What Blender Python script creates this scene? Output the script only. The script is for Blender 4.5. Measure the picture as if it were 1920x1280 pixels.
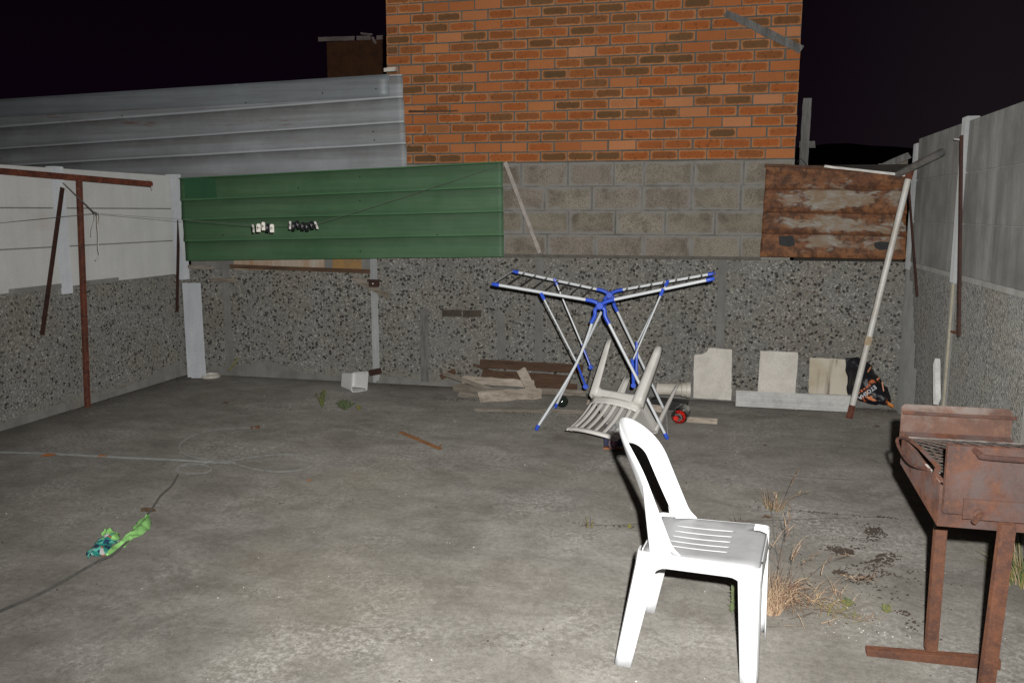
import bpy, bmesh, math, random
from mathutils import Vector, Matrix, Euler, noise
R = math.radians
rnd = random.Random(7)
for o in list(bpy.data.objects):
    bpy.data.objects.remove(o)
scene = bpy.context.scene
C = scene.collection

# ------------------------------------------------------------------ camera, night sky, flash, exposure
cd = bpy.data.cameras.new('camera'); cam = bpy.data.objects.new('camera', cd); C.objects.link(cam)
cam.location = (0, 0, 1.585); cam.rotation_euler = (R(90 - 8.78), 0, R(13.6))
cd.sensor_width = 36; cd.lens = 29.51; cd.clip_start = 0.05; cd.clip_end = 500
scene.camera = cam
world = bpy.data.worlds.new('World'); scene.world = world; world.use_nodes = True
wn = world.node_tree; wn.nodes.clear()
wo = wn.nodes.new('ShaderNodeOutputWorld'); bg = wn.nodes.new('ShaderNodeBackground'); bg.inputs['Strength'].default_value = 1.0
# night sky: nearly black with a violet cast, a faint town glow low over the horizon
sky = wn.nodes.new('ShaderNodeTexSky'); sky.sky_type = 'NISHITA'; sky.sun_disc = False
sky.sun_elevation = R(-6); sky.sun_rotation = R(150)
tc = wn.nodes.new('ShaderNodeTexCoord'); sp = wn.nodes.new('ShaderNodeSeparateXYZ'); wn.links.new(tc.outputs['Generated'], sp.inputs[0])
cr = wn.nodes.new('ShaderNodeValToRGB'); wn.links.new(sp.outputs['Z'], cr.inputs['Fac'])
cr.color_ramp.elements[0].position = 0.0; cr.color_ramp.elements[0].color = (.0098, .0072, .0090, 1)
cr.color_ramp.elements[1].position = 0.36; cr.color_ramp.elements[1].color = (.0045, .0034, .0052, 1)
ad = wn.nodes.new('ShaderNodeMixRGB'); ad.blend_type = 'ADD'; ad.inputs['Fac'].default_value = 0.008
# the town glow lies to the right (east); the left half of the sky is darker and more violet
c2 = wn.nodes.new('ShaderNodeValToRGB'); wn.links.new(sp.outputs['X'], c2.inputs['Fac'])
c2.color_ramp.elements[0].position = 0.0; c2.color_ramp.elements[0].color = (.36, .14, .40, 1)
c2.color_ramp.elements[1].position = 0.25; c2.color_ramp.elements[1].color = (1, 1, 1, 1)
mu = wn.nodes.new('ShaderNodeMixRGB'); mu.blend_type = 'MULTIPLY'; mu.inputs['Fac'].default_value = 1
wn.links.new(cr.outputs['Color'], mu.inputs['Color1']); wn.links.new(c2.outputs['Color'], mu.inputs['Color2'])
wn.links.new(mu.outputs['Color'], ad.inputs['Color1']); wn.links.new(sky.outputs['Color'], ad.inputs['Color2'])
wn.links.new(ad.outputs['Color'], bg.inputs['Color']); wn.links.new(bg.outputs[0], wo.inputs[0])
# the camera's own pop-up flash, just above and beside the lens: the lamp the photograph was lit with
fl = bpy.data.lights.new('camera_flash', 'SPOT'); flo = bpy.data.objects.new('camera_flash', fl); C.objects.link(flo)
flo.location = (0.075, 0.02, 1.70); flo.rotation_euler = (R(90 - 7.5), 0, R(10.5))
fl.energy = 1450; fl.spot_size = R(112); fl.spot_blend = 1.0; fl.shadow_soft_size = 0.018; fl.color = (1.0, .985, .955)
scene.view_settings.view_transform = 'Standard'; scene.view_settings.look = 'None'
scene.view_settings.exposure = 0; scene.view_settings.gamma = 1; scene.view_settings.use_curve_mapping = False
scene.render.engine = 'CYCLES'

# ------------------------------------------------------------------ object helpers
def obj(name, bm, m, parent=None, smooth=False, loc=None, rot=None):
    me = bpy.data.meshes.new(name)
    bmesh.ops.recalc_face_normals(bm, faces=bm.faces)
    bm.to_mesh(me); bm.free()
    if smooth:
        me.polygons.foreach_set('use_smooth', [True] * len(me.polygons))
        try: me.set_sharp_from_angle(angle=R(38))
        except Exception: pass
    for mm in (m if isinstance(m, (list, tuple)) else [m]): me.materials.append(mm)
    o = bpy.data.objects.new(name, me); C.objects.link(o)
    if parent: o.parent = parent
    if loc: o.location = loc
    if rot: o.rotation_euler = rot
    return o
def dup(o, name=None, parent=None, loc=None, rot=None, scale=None):
    c = o.copy(); C.objects.link(c)
    if parent: c.parent = parent
    if loc is not None: c.location = loc
    if rot is not None: c.rotation_euler = rot
    if scale is not None: c.scale = scale
    return c
def tag(o, label, cat, group=None, kind=None):
    o['label'] = label; o['category'] = cat
    if group: o['group'] = group
    if kind: o['kind'] = kind
    return o
def thing(name, label, cat, loc=(0, 0, 0), rot=(0, 0, 0), group=None):
    o = bpy.data.objects.new(name, None); C.objects.link(o); o.empty_display_size = .05
    o.location = loc; o.rotation_euler = rot
    return tag(o, label, cat, group)
def struct(o): o['kind'] = 'structure'; return o
def stuff(o): o['kind'] = 'stuff'; return o
def B(): return bmesh.new()
def mat3(x, z):          # frame with local x along x, local z near z
    x = Vector(x).normalized(); z = Vector(z); y = z.cross(x).normalized(); z = x.cross(y)
    return Matrix((x, y, z)).transposed()
def box(bm, c, s, M=None, mi=0):
    M = M or Matrix.Identity(3); vs = []
    for dx in (-.5, .5):
        for dy in (-.5, .5):
            for dz in (-.5, .5):
                vs.append(bm.verts.new(Vector(c) + M @ Vector((dx * s[0], dy * s[1], dz * s[2]))))
    for q in ((0, 1, 3, 2), (4, 6, 7, 5), (0, 4, 5, 1), (2, 3, 7, 6), (0, 2, 6, 4), (1, 5, 7, 3)):
        f = bm.faces.new([vs[i] for i in q]); f.material_index = mi
    return vs
def bbox(bm, lo, hi, mi=0):
    return box(bm, [(a + b) / 2 for a, b in zip(lo, hi)], [abs(b - a) for a, b in zip(lo, hi)], None, mi)
def bar(bm, a, b, w, t, up=(0, 0, 1), mi=0, rough=0, taper=1):   # plank from a to b, w across, t along 'up'
    a = Vector(a); b = Vector(b); L = (b - a).length; M = mat3(b - a, up)
    n = 1 if not rough else max(3, int(L / .06))
    prev = None; first = None
    for i in range(n + 1):
        k = i / n; c = a + (b - a) * k; ww = w * (1 + (taper - 1) * k)
        ring = []
        for (y, z) in ((-.5, -.5), (.5, -.5), (.5, .5), (-.5, .5)):
            j = (rnd.uniform(-rough, rough), rnd.uniform(-rough, rough), rnd.uniform(-rough, rough)) if rough else (0, 0, 0)
            e = rnd.uniform(-3, 3) * rough if i in (0, n) else 0
            ring.append(bm.verts.new(c + M @ Vector((e, y * ww + j[1], z * t + j[2]))))
        if prev:
            for q in range(4):
                f = bm.faces.new((prev[q], prev[(q + 1) % 4], ring[(q + 1) % 4], ring[q])); f.material_index = mi
        else: first = ring
        prev = ring
    bm.faces.new(first).material_index = mi; bm.faces.new(prev[::-1]).material_index = mi
def tube(bm, pts, r, n=10, mi=0, cap=True, flat=1.0):
    pts = [Vector(p) for p in pts]; rs = r if isinstance(r, (list, tuple)) else [r] * len(pts)
    up = Vector((0, 0, 1)); prev = None; rings = []
    for i, p in enumerate(pts):
        d = (pts[min(i + 1, len(pts) - 1)] - pts[max(i - 1, 0)]).normalized()
        if abs(d.dot(up)) > .95: up = Vector((0, 1, 0)) if abs(d.y) < .9 else Vector((1, 0, 0))
        x = d.cross(up).normalized(); y = x.cross(d).normalized(); up = y
        rings.append([bm.verts.new(p + (x * math.cos(2 * math.pi * k / n) + y * flat * math.sin(2 * math.pi * k / n)) * rs[i]) for k in range(n)])
    for a, b in zip(rings, rings[1:]):
        for k in range(n):
            bm.faces.new((a[k], a[(k + 1) % n], b[(k + 1) % n], b[k])).material_index = mi
    if cap:
        bm.faces.new(rings[0][::-1]).material_index = mi; bm.faces.new(rings[-1]).material_index = mi
def prism(bm, poly, d, mi=0):        # poly: list of 3d points (planar), extruded by vector d
    a = [bm.verts.new(p) for p in poly]; b = [bm.verts.new(Vector(p) + Vector(d)) for p in poly]
    bm.faces.new(a[::-1]).material_index = mi; bm.faces.new(b).material_index = mi
    n = len(a)
    for k in range(n): bm.faces.new((a[k], a[(k + 1) % n], b[(k + 1) % n], b[k])).material_index = mi
def lathe(bm, prof, n=24, M=None, mi=0):   # prof list (r,z)
    M = M or Matrix.Identity(4); rings = []
    for r, z in prof: rings.append([bm.verts.new(M @ Vector((r * math.cos(2 * math.pi * k / n), r * math.sin(2 * math.pi * k / n), z))) for k in range(n)])
    for a, b in zip(rings, rings[1:]):
        for k in range(n): bm.faces.new((a[k], a[(k + 1) % n], b[(k + 1) % n], b[k])).material_index = mi
    if prof[0][0] > 1e-4: pass
def grid(bm, f, us, vs, skip=None, mi=0):
    V = [[bm.verts.new(f(u, v)) for v in vs] for u in us]
    for i in range(len(us) - 1):
        for j in range(len(vs) - 1):
            if skip and skip((us[i] + us[i + 1]) / 2, (vs[j] + vs[j + 1]) / 2): continue
            bm.faces.new((V[i][j], V[i + 1][j], V[i + 1][j + 1], V[i][j + 1])).material_index = mi
    return V
def lin(a, b, n): return [a + (b - a) * i / n for i in range(n + 1)]
def solid(o, t, off=-1, bev=0):
    m = o.modifiers.new('solid', 'SOLIDIFY'); m.thickness = t; m.offset = off
    if bev:
        b = o.modifiers.new('bev', 'BEVEL'); b.width = bev; b.segments = 2; b.limit_method = 'ANGLE'
    return o
def bevel(o, w, seg=2):
    b = o.modifiers.new('bev', 'BEVEL'); b.width = w; b.segments = seg; b.limit_method = 'ANGLE'; return o
def spline(pts, k=6):
    P = [Vector(p) for p in pts]; out = []
    for i in range(len(P) - 1):
        p0 = P[max(i - 1, 0)]; p1 = P[i]; p2 = P[i + 1]; p3 = P[min(i + 2, len(P) - 1)]
        for j in range(k):
            t = j / k
            out.append(.5 * ((2 * p1) + (p2 - p0) * t + (2 * p0 - 5 * p1 + 4 * p2 - p3) * t * t + (3 * p1 - p0 - 3 * p2 + p3) * t ** 3))
    out.append(P[-1]); return out

# ------------------------------------------------------------------ materials
class NT:
    def __init__(s, name, rough=.8, metal=0.0, spec=.3):
        s.m = bpy.data.materials.new(name); s.m.use_nodes = True; s.t = s.m.node_tree; s.n = s.t.nodes
        s.b = s.n['Principled BSDF']; s.b.inputs['Roughness'].default_value = rough; s.b.inputs['Metallic'].default_value = metal
        s.b.inputs['Specular IOR Level'].default_value = spec
        if rough > .68 and 'Diffuse Roughness' in s.b.inputs: s.b.inputs['Diffuse Roughness'].default_value = .9
        s.tc = s.n.new('ShaderNodeTexCoord')
    def l(s, a, b): s.t.links.new(a, b)
    def coord(s, kind='Object', scale=(1, 1, 1), warp=0, wscale=8):
        mp = s.n.new('ShaderNodeMapping'); mp.inputs['Scale'].default_value = scale; s.l(s.tc.outputs[kind], mp.inputs['Vector']); out = mp.outputs[0]
        if warp:
            nz = s.n.new('ShaderNodeTexNoise'); nz.inputs['Scale'].default_value = wscale; nz.inputs['Detail'].default_value = 3; s.l(out, nz.inputs['Vector'])
            sb = s.n.new('ShaderNodeVectorMath'); sb.operation = 'SUBTRACT'; s.l(nz.outputs['Color'], sb.inputs[0]); sb.inputs[1].default_value = (.5, .5, .5)
            sc = s.n.new('ShaderNodeVectorMath'); sc.operation = 'SCALE'; s.l(sb.outputs[0], sc.inputs[0]); sc.inputs['Scale'].default_value = warp
            a = s.n.new('ShaderNodeVectorMath'); a.operation = 'ADD'; s.l(out, a.inputs[0]); s.l(sc.outputs[0], a.inputs[1]); out = a.outputs[0]
        return out
    def noise(s, scale, detail=6, rough=.6, vec=None, dist=0):
        n = s.n.new('ShaderNodeTexNoise'); n.inputs['Scale'].default_value = scale; n.inputs['Detail'].default_value = detail
        n.inputs['Roughness'].default_value = rough; n.inputs['Distortion'].default_value = dist
        s.l(vec or s.coord(), n.inputs['Vector']); return n.outputs['Fac']
    def voro(s, scale, vec=None, feat='F1', rand=1):
        n = s.n.new('ShaderNodeTexVoronoi'); n.feature = feat; n.inputs['Scale'].default_value = scale; n.inputs['Randomness'].default_value = rand
        s.l(vec or s.coord(), n.inputs['Vector']); return n
    def ramp(s, fac, stops, const=False):
        r = s.n.new('ShaderNodeValToRGB'); s.l(fac, r.inputs['Fac']); e = r.color_ramp.elements
        if const: r.color_ramp.interpolation = 'CONSTANT'
        while len(e) < len(stops): e.new(.5)
        for el, (p, c) in zip(e, stops):
            el.position = p; el.color = (c, c, c, 1) if isinstance(c, (int, float)) else (*c, 1)
        return r.outputs['Color']
    def mix(s, fac, a, b, mode='MIX'):
        m = s.n.new('ShaderNodeMixRGB'); m.blend_type = mode
        for v, k in ((fac, 'Fac'), (a, 'Color1'), (b, 'Color2')):
            if isinstance(v, (int, float)): m.inputs[k].default_value = v if k == 'Fac' else (v, v, v, 1)
            elif isinstance(v, tuple): m.inputs[k].default_value = (*v, 1)
            else: s.l(v, m.inputs[k])
        return m.outputs['Color']
    def math(s, op, a, b=0):
        m = s.n.new('ShaderNodeMath'); m.operation = op
        for v, k in ((a, 0), (b, 1)):
            if isinstance(v, (int, float)): m.inputs[k].default_value = v
            else: s.l(v, m.inputs[k])
        return m.outputs[0]
    def sep(s, vec): n = s.n.new('ShaderNodeSeparateXYZ'); s.l(vec, n.inputs[0]); return n.outputs
    def rand(s): return s.n.new('ShaderNodeObjectInfo').outputs['Random']
    def col(s, c):
        if isinstance(c, tuple): s.b.inputs['Base Color'].default_value = (*c, 1)
        else: s.l(c, s.b.inputs['Base Color'])
        return s
    def rough(s, r): s.l(r, s.b.inputs['Roughness']); return s
    def bump(s, h, dist=.004, strength=1.0):
        b = s.n.new('ShaderNodeBump'); b.inputs['Strength'].default_value = strength; b.inputs['Distance'].default_value = dist
        s.l(h, b.inputs['Height']); s.l(b.outputs[0], s.b.inputs['Normal']); return s

def m_floor():
    s = NT('yard_concrete', .85)
    v = s.coord(warp=.5, wscale=2.2)
    big = s.noise(.55, 4, .6, v, .6); mid = s.noise(3.4, 6, .68, s.coord(scale=(1, 1.5, 1)), .5); fine = s.noise(34, 5, .75); spk = s.noise(170, 2, .7)
    base = s.mix(s.ramp(big, [(.32, 0), (.68, 1)]), (.142, .133, .118), (.205, .195, .176))
    base = s.mix(s.ramp(mid, [(.38, 0), (.66, 1)]), s.mix(1, base, (.70, .69, .68), 'MULTIPLY'), base)
    base = s.mix(s.ramp(fine, [(.36, .6), (.58, 0)]), base, s.mix(1, base, (.62, .61, .59), 'MULTIPLY'))
    # worn-through aggregate and pale scuffs
    wear = s.math('MULTIPLY', s.ramp(s.noise(1.3, 6, .62, s.coord(scale=(1, 1, 1), warp=.8, wscale=1.4)), [(.46, 0), (.64, .9)]), s.ramp(s.noise(38, 5, .85), [(.46, 0), (.60, 1)]))
    base = s.mix(wear, base, (.262, .252, .234))
    dk = s.math('MULTIPLY', s.ramp(s.noise(.9, 4, .6, s.coord(scale=(.8, 1.3, 1), warp=1.1, wscale=1)), [(.52, 0), (.68, 1)]), s.ramp(s.noise(9, 5, .8), [(.42, 0), (.6, 1)]))
    base = s.mix(s.math('MULTIPLY', dk, .7), base, (.072, .064, .053))
    tint = s.noise(.8, 3, .5, s.coord(warp=.4, wscale=1)); base = s.mix(s.ramp(tint, [(.5, 0), (.75, .35)]), base, (.15, .125, .088))
    base = s.mix(s.ramp(spk, [(.3, .35), (.5, 0), (.66, 0), (.8, .5)]), base, s.mix(s.ramp(spk, [(.49, 0), (.5, 1)]), (.035, .032, .03), (.36, .35, .33)))
    # grime along the foot of the left wall
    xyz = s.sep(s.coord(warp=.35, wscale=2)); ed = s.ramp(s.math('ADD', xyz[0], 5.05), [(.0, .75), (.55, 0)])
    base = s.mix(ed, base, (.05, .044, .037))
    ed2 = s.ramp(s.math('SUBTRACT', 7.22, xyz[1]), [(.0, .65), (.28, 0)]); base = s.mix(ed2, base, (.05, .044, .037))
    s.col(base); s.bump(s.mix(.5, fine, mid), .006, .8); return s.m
def m_aggregate(pale=0.0, name='exposed_aggregate'):
    s = NT(name, .75, spec=.35)
    gz = s.coord(warp=.012, wscale=40)
    g = s.voro(100, gz); grain = s.sep(g.outputs['Color'])
    base = s.ramp(grain[0], [(0, (.125, .124, .118)), (.3, (.175, .171, .158)), (.65, (.225, .217, .198)), (.88, (.285, .274, .25)), (1, (.46, .45, .42))])
    tn = s.ramp(s.noise(2.2, 4, .6), [(.42, 0), (.7, .5)]); base = s.mix(tn, base, s.mix(1, base, (1.03, .93, .72), 'MULTIPLY'))
    base = s.mix(s.ramp(s.noise(1.1, 4, .6, s.coord(warp=.3, wscale=2)), [(.35, .0), (.7, .35)]), base, (.17, .165, .155))
    dz = s.coord(warp=.030, wscale=38)
    d = s.voro(36, dz); dc = s.sep(d.outputs['Color'])
    sz = s.math('ADD', s.math('MULTIPLY', dc[1], .24), s.math('ADD', .17, s.math('MULTIPLY', s.noise(90, 2, .5), .12)))
    inside = s.math('LESS_THAN', d.outputs['Distance'], sz)
    pick = s.math('GREATER_THAN', dc[0], .30 + pale * .2)
    msk = s.math('MULTIPLY', inside, pick)
    dark = s.ramp(dc[2], [(0, (.018, .017, .016)), (.65, (.040, .037, .033)), (.88, (.085, .062, .042)), (1, (.14, .13, .115))])
    base = s.mix(s.math('MULTIPLY', msk, .92 - pale * .35), base, dark)
    base = s.mix(s.math('MULTIPLY', s.ramp(s.noise(.8, 4, .6, s.coord(warp=.5, wscale=1.5)), [(.45, 0), (.7, 1)]), .35), base, s.mix(1, base, (.6, .6, .6), 'MULTIPLY'))
    if pale: base = s.mix(s.ramp(s.noise(5, 5, .6, s.coord(scale=(1, 1, .25))), [(.3, .15), (.75, .05 + pale)]), base, (.205, .205, .195))
    bald = s.math('MULTIPLY', s.ramp(s.noise(1.7, 5, .6, s.coord(warp=.4, wscale=3)), [(.56, 0), (.68, .8)]), s.ramp(s.noise(22, 4, .7), [(.38, .15), (.62, 1)]))
    base = s.mix(bald, base, (.185, .18, .165))
    z = s.sep(s.coord(warp=.16, wscale=7))[2]
    splash = s.ramp(z, [(.03, .95), (.13, 0)]); base = s.mix(splash, base, s.mix(s.noise(9, 5, .6), (.15, .14, .12), (.27, .255, .225)))
    s.col(base); s.bump(s.math('ADD', g.outputs['Distance'], s.math('MULTIPLY', msk, .5)), .006, .9); return s.m
def m_panel(name, c, dirt, streak=.5, rough=.7, dscale=3, stain=None):
    s = NT(name, rough, spec=.25)
    st = s.noise(7, 5, .65, s.coord(scale=(1, 1, .12), warp=.1, wscale=3)); bl = s.noise(dscale, 5, .6); fn = s.noise(60, 4, .7)
    base = s.mix(s.ramp(st, [(.4, 0), (.72, streak)]), c, dirt)
    base = s.mix(s.ramp(bl, [(.42, 0), (.75, streak)]), base, dirt)
    base = s.mix(s.ramp(fn, [(.3, .18), (.6, 0)]), base, tuple(x * .55 for x in dirt))
    if stain: base = s.mix(s.ramp(s.noise(1.9, 3, .5, s.coord(warp=.3, wscale=2)), [(.62, 0), (.8, .5)]), base, stain)
    s.col(base); s.bump(s.mix(.5, fn, bl), .003, .6); return s.m
def m_brick():
    s = NT('face_brick', .9, spec=.12)
    r = s.rand(); g = s.sep(s.tc.outputs['Generated'])
    wob = s.noise(22, 3, .6, s.coord(scale=(1, 1, 1)))
    # per-brick offset so that alike pieces do not repeat
    off = s.n.new('ShaderNodeCombineXYZ')
    for k in range(3): s.l(s.math('MULTIPLY', r, 17.3 + 31 * k), off.inputs[k])
    ov = s.n.new('ShaderNodeVectorMath'); ov.operation = 'ADD'; s.l(s.coord(), ov.inputs[0]); s.l(off.outputs[0], ov.inputs[1]); ov = ov.outputs[0]
    n1 = s.noise(16, 4, .6, ov); n2 = s.noise(90, 5, .75, ov); n3 = s.noise(45, 3, .6, ov)
    body = s.ramp(r, [(0, (.50, .180, .060)), (.22, (.43, .145, .048)), (.45, (.52, .210, .080)), (.62, (.56, .26, .125)), (.78, (.46, .165, .054)), (1, (.51, .20, .076))])
    r2 = s.math('FRACT', s.math('MULTIPLY', r, 7.13)); r3 = s.math('FRACT', s.math('MULTIPLY', r, 23.7))
    # kiln-flashed centre with a paler fired rim
    ex = s.math('MULTIPLY', s.math('ABSOLUTE', s.math('SUBTRACT', g[0], .5)), 2); ez = s.math('MULTIPLY', s.math('ABSOLUTE', s.math('SUBTRACT', g[2], .5)), 2)
    px = s.math('POWER', ex, 9); pz = s.math('POWER', ez, 3.4)
    d = s.math('ADD', s.math('ADD', px, pz), s.math('MULTIPLY', s.math('SUBTRACT', n1, .5), .8))
    ctr = s.ramp(d, [(.18, 1), (.62, 0)])
    patch = s.ramp(r2, [(0, (.43, .125, .032)), (.42, (.36, .107, .030)), (.52, (.20, .094, .036)), (.68, (.115, .072, .035)), (.74, (.33, .108, .031)), (.9, (.25, .088, .030)), (1, (.14, .080, .035))])
    amt = s.ramp(r3, [(0, 0), (.24, 0), (.26, .85), (1, 1)])
    rim = s.mix(.5, body, (.50, .25, .11))
    base = s.mix(s.math('MULTIPLY', ctr, amt), s.mix(amt, body, rim), patch)
    specks = s.math('MULTIPLY', s.ramp(n3, [(.58, 0), (.64, 1)]), s.math('MULTIPLY', amt, .5)); base = s.mix(specks, base, (.07, .036, .02))
    base = s.mix(s.ramp(n2, [(.35, .35), (.6, 0)]), base, s.mix(1, base, (.6, .55, .5), 'MULTIPLY'))
    base = s.mix(.04, base, (.32, .24, .16))
    geo = s.n.new('ShaderNodeNewGeometry'); gn = s.noise(1.4, 4, .6, geo.outputs['Position']); base = s.mix(s.ramp(gn, [(.4, 0), (.7, .38)]), base, s.mix(1, base, (.62, .60, .60), 'MULTIPLY'))
    s.col(base); s.bump(n2, .003, .9); return s.m
def m_simple(name, c, c2=None, sc=12, rough=.6, metal=0, spec=.4, bump=.001, amt=1.0, streak=None, warp=0):
    s = NT(name, rough, metal, spec); c2 = c2 or tuple(x * .7 for x in c)
    v = s.coord(scale=streak or (1, 1, 1), warp=warp, wscale=6)
    n = s.noise(sc, 6, .65, v); f = s.noise(sc * 7, 4, .7, v)
    base = s.mix(s.ramp(n, [(.4, 0), (.68, amt)]), c, c2); base = s.mix(s.ramp(f, [(.3, .3), (.55, 0)]), base, tuple(x * .6 for x in c2))
    s.col(base)
    if bump: s.bump(s.mix(.5, n, f), bump, .8)
    return s.m
def m_rust(name, a=(.20, .062, .026), b=(.085, .034, .021), c=(.27, .105, .04), sc=9, metal=.15, rough=.75, grey=None):
    s = NT(name, rough, metal, .35)
    n = s.noise(sc, 7, .7, s.coord(warp=.06, wscale=12)); n2 = s.noise(sc * 5, 5, .75); n3 = s.noise(sc * .6, 4, .6, s.coord(warp=.2, wscale=5))
    base = s.mix(s.ramp(n, [(.38, 0), (.64, 1)]), a, b); base = s.mix(s.ramp(n2, [(.5, 0), (.7, .7)]), base, c)
    if grey: base = s.mix(s.ramp(n3, [(.46, 0), (.62, .85)]), base, grey)
    s.col(base); s.rough(s.ramp(n2, [(.3, rough - .2), (.7, rough + .1)])); s.bump(n2, .0025, .8); return s.m
def pan_t(s):       # position within a pan, from the sheet's own UVs (0 at the rib above, 1 at the next)
    u = s.sep(s.tc.outputs['UV']); return s.math('FRACT', u[1]), u[1], u[0]
def m_rustsheet():
    s = NT('rusted_sheet', .7, .1, .35)
    v = s.coord(scale=(.9, 1, 1.9), warp=.25, wscale=9)
    n = s.noise(3.2, 7, .62, v); n2 = s.noise(40, 5, .75); n3 = s.noise(8, 5, .7, v)
    rust = s.mix(s.ramp(n3, [(.35, 0), (.65, 1)]), (.15, .055, .022), (.28, .125, .052))
    rust = s.mix(s.ramp(s.noise(14, 5, .75, s.coord(warp=.1, wscale=10)), [(.42, .85), (.56, 0)]), rust, (.06, .026, .015))
    zinc = s.mix(s.ramp(n3, [(.36, 0), (.6, .85)]), (.32, .31, .285), (.23, .15, .08))
    t, p, u = pan_t(s)
    nearrib = s.math('ADD', s.ramp(t, [(0, .34), (.10, .20), (.34, .02), (.55, .0), (.8, .06), (1, .30)]), s.ramp(s.math('MULTIPLY', p, .25), [(0, .30), (.2, .26), (.27, .0), (.42, -.0), (.5, .10), (.8, .0), (.95, .1)]))
    side = s.ramp(u, [(0, .30), (.10, .14), (.2, 0), (.93, 0), (1, .25)])
    m = s.math('ADD', s.math('ADD', s.math('SUBTRACT', .50, n), s.math('MULTIPLY', nearrib, .62)), s.math('MULTIPLY', side, .6))
    base = s.mix(s.ramp(m, [(.02, 0), (.10, 1)]), zinc, rust)
    base = s.mix(s.math('MULTIPLY', s.ramp(t, [(0, 1), (.12, 0)]), .7), base, (.06, .028, .015))  # dark band under each rib: shading put into the colour
    s.col(base); s.bump(n2, .002, .7); return s.m
def m_sheet(name, c, c2, dirt, rusty=0.0, metal=.0, rough=.5, rib_shade=0):
    s = NT(name, rough, metal, .4)
    st = s.noise(3, 6, .65, s.coord(scale=(.25, 1, 7), warp=.1, wscale=3)); f = s.noise(50, 4, .75); cl = s.noise(1.3, 5, .65, s.coord(warp=.4, wscale=2))
    base = s.mix(s.ramp(cl, [(.35, 0), (.7, 1)]), c, c2); base = s.mix(s.ramp(st, [(.42, 0), (.75, .75)]), base, dirt)
    base = s.mix(s.ramp(f, [(.62, 0), (.75, .3)]), base, tuple(min(1, x * 1.7) for x in c))
    if rib_shade:
        t, p, u = pan_t(s); shd = s.math('MULTIPLY', s.ramp(t, [(.03, 0), (.075, 1), (.22, .55), (.55, 0)]), s.ramp(s.noise(4, 5, .7, s.coord(scale=(1, 1, .6))), [(.25, .55), (.7, 1)]))  # shade below each rib, painted into the sheet colour
        base = s.mix(s.math('MULTIPLY', shd, rib_shade), base, tuple(x * .35 for x in dirt))
        base = s.mix(s.ramp(t, [(0, .6), (.05, .5), (.065, 0), (.955, 0), (.97, .5)]), base, tuple(min(1, x * 1.5) for x in c))  # lit ledge of each rib, painted as a paler line
    if rusty: base = s.mix(s.ramp(s.noise(2.3, 6, .7, s.coord(scale=(.5, 1, 3.5), warp=.2, wscale=4)), [(.62, 0), (.70, rusty)]), base, (.16, .07, .035))
    s.col(base); s.bump(s.mix(.5, st, f), .0015, .6); return s.m
def m_wood(name, a, b, c, sc=14, axis=0):
    s = NT(name, .85, spec=.2)
    scl = [1, 1, 1]; scl[axis] = .12; v = s.coord(scale=tuple(scl), warp=.03, wscale=9)
    n = s.noise(sc, 6, .7, v); n2 = s.noise(sc * 4, 4, .7, v); n3 = s.noise(5, 4, .6)
    base = s.mix(s.ramp(n, [(.36, 0), (.64, 1)]), a, b); base = s.mix(s.ramp(n2, [(.5, 0), (.68, .6)]), base, c); base = s.mix(s.ramp(n3, [(.5, 0), (.7, .4)]), base, c)
    s.col(base); s.bump(s.mix(.5, n, n2), .004, .9); return s.m
def m_plastic(name, c, dirt=(.3, .28, .25), amt=.35, rough=.35, sc=6):
    s = NT(name, rough, 0, .45)
    n = s.noise(sc, 6, .65, s.coord(warp=.1, wscale=4)); f = s.noise(sc * 14, 4, .8)
    base = s.mix(s.ramp(n, [(.45, 0), (.72, amt)]), c, dirt); base = s.mix(s.ramp(f, [(.66, 0), (.74, amt)]), base, tuple(x * .4 for x in dirt))
    s.col(base); return s.m

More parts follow.
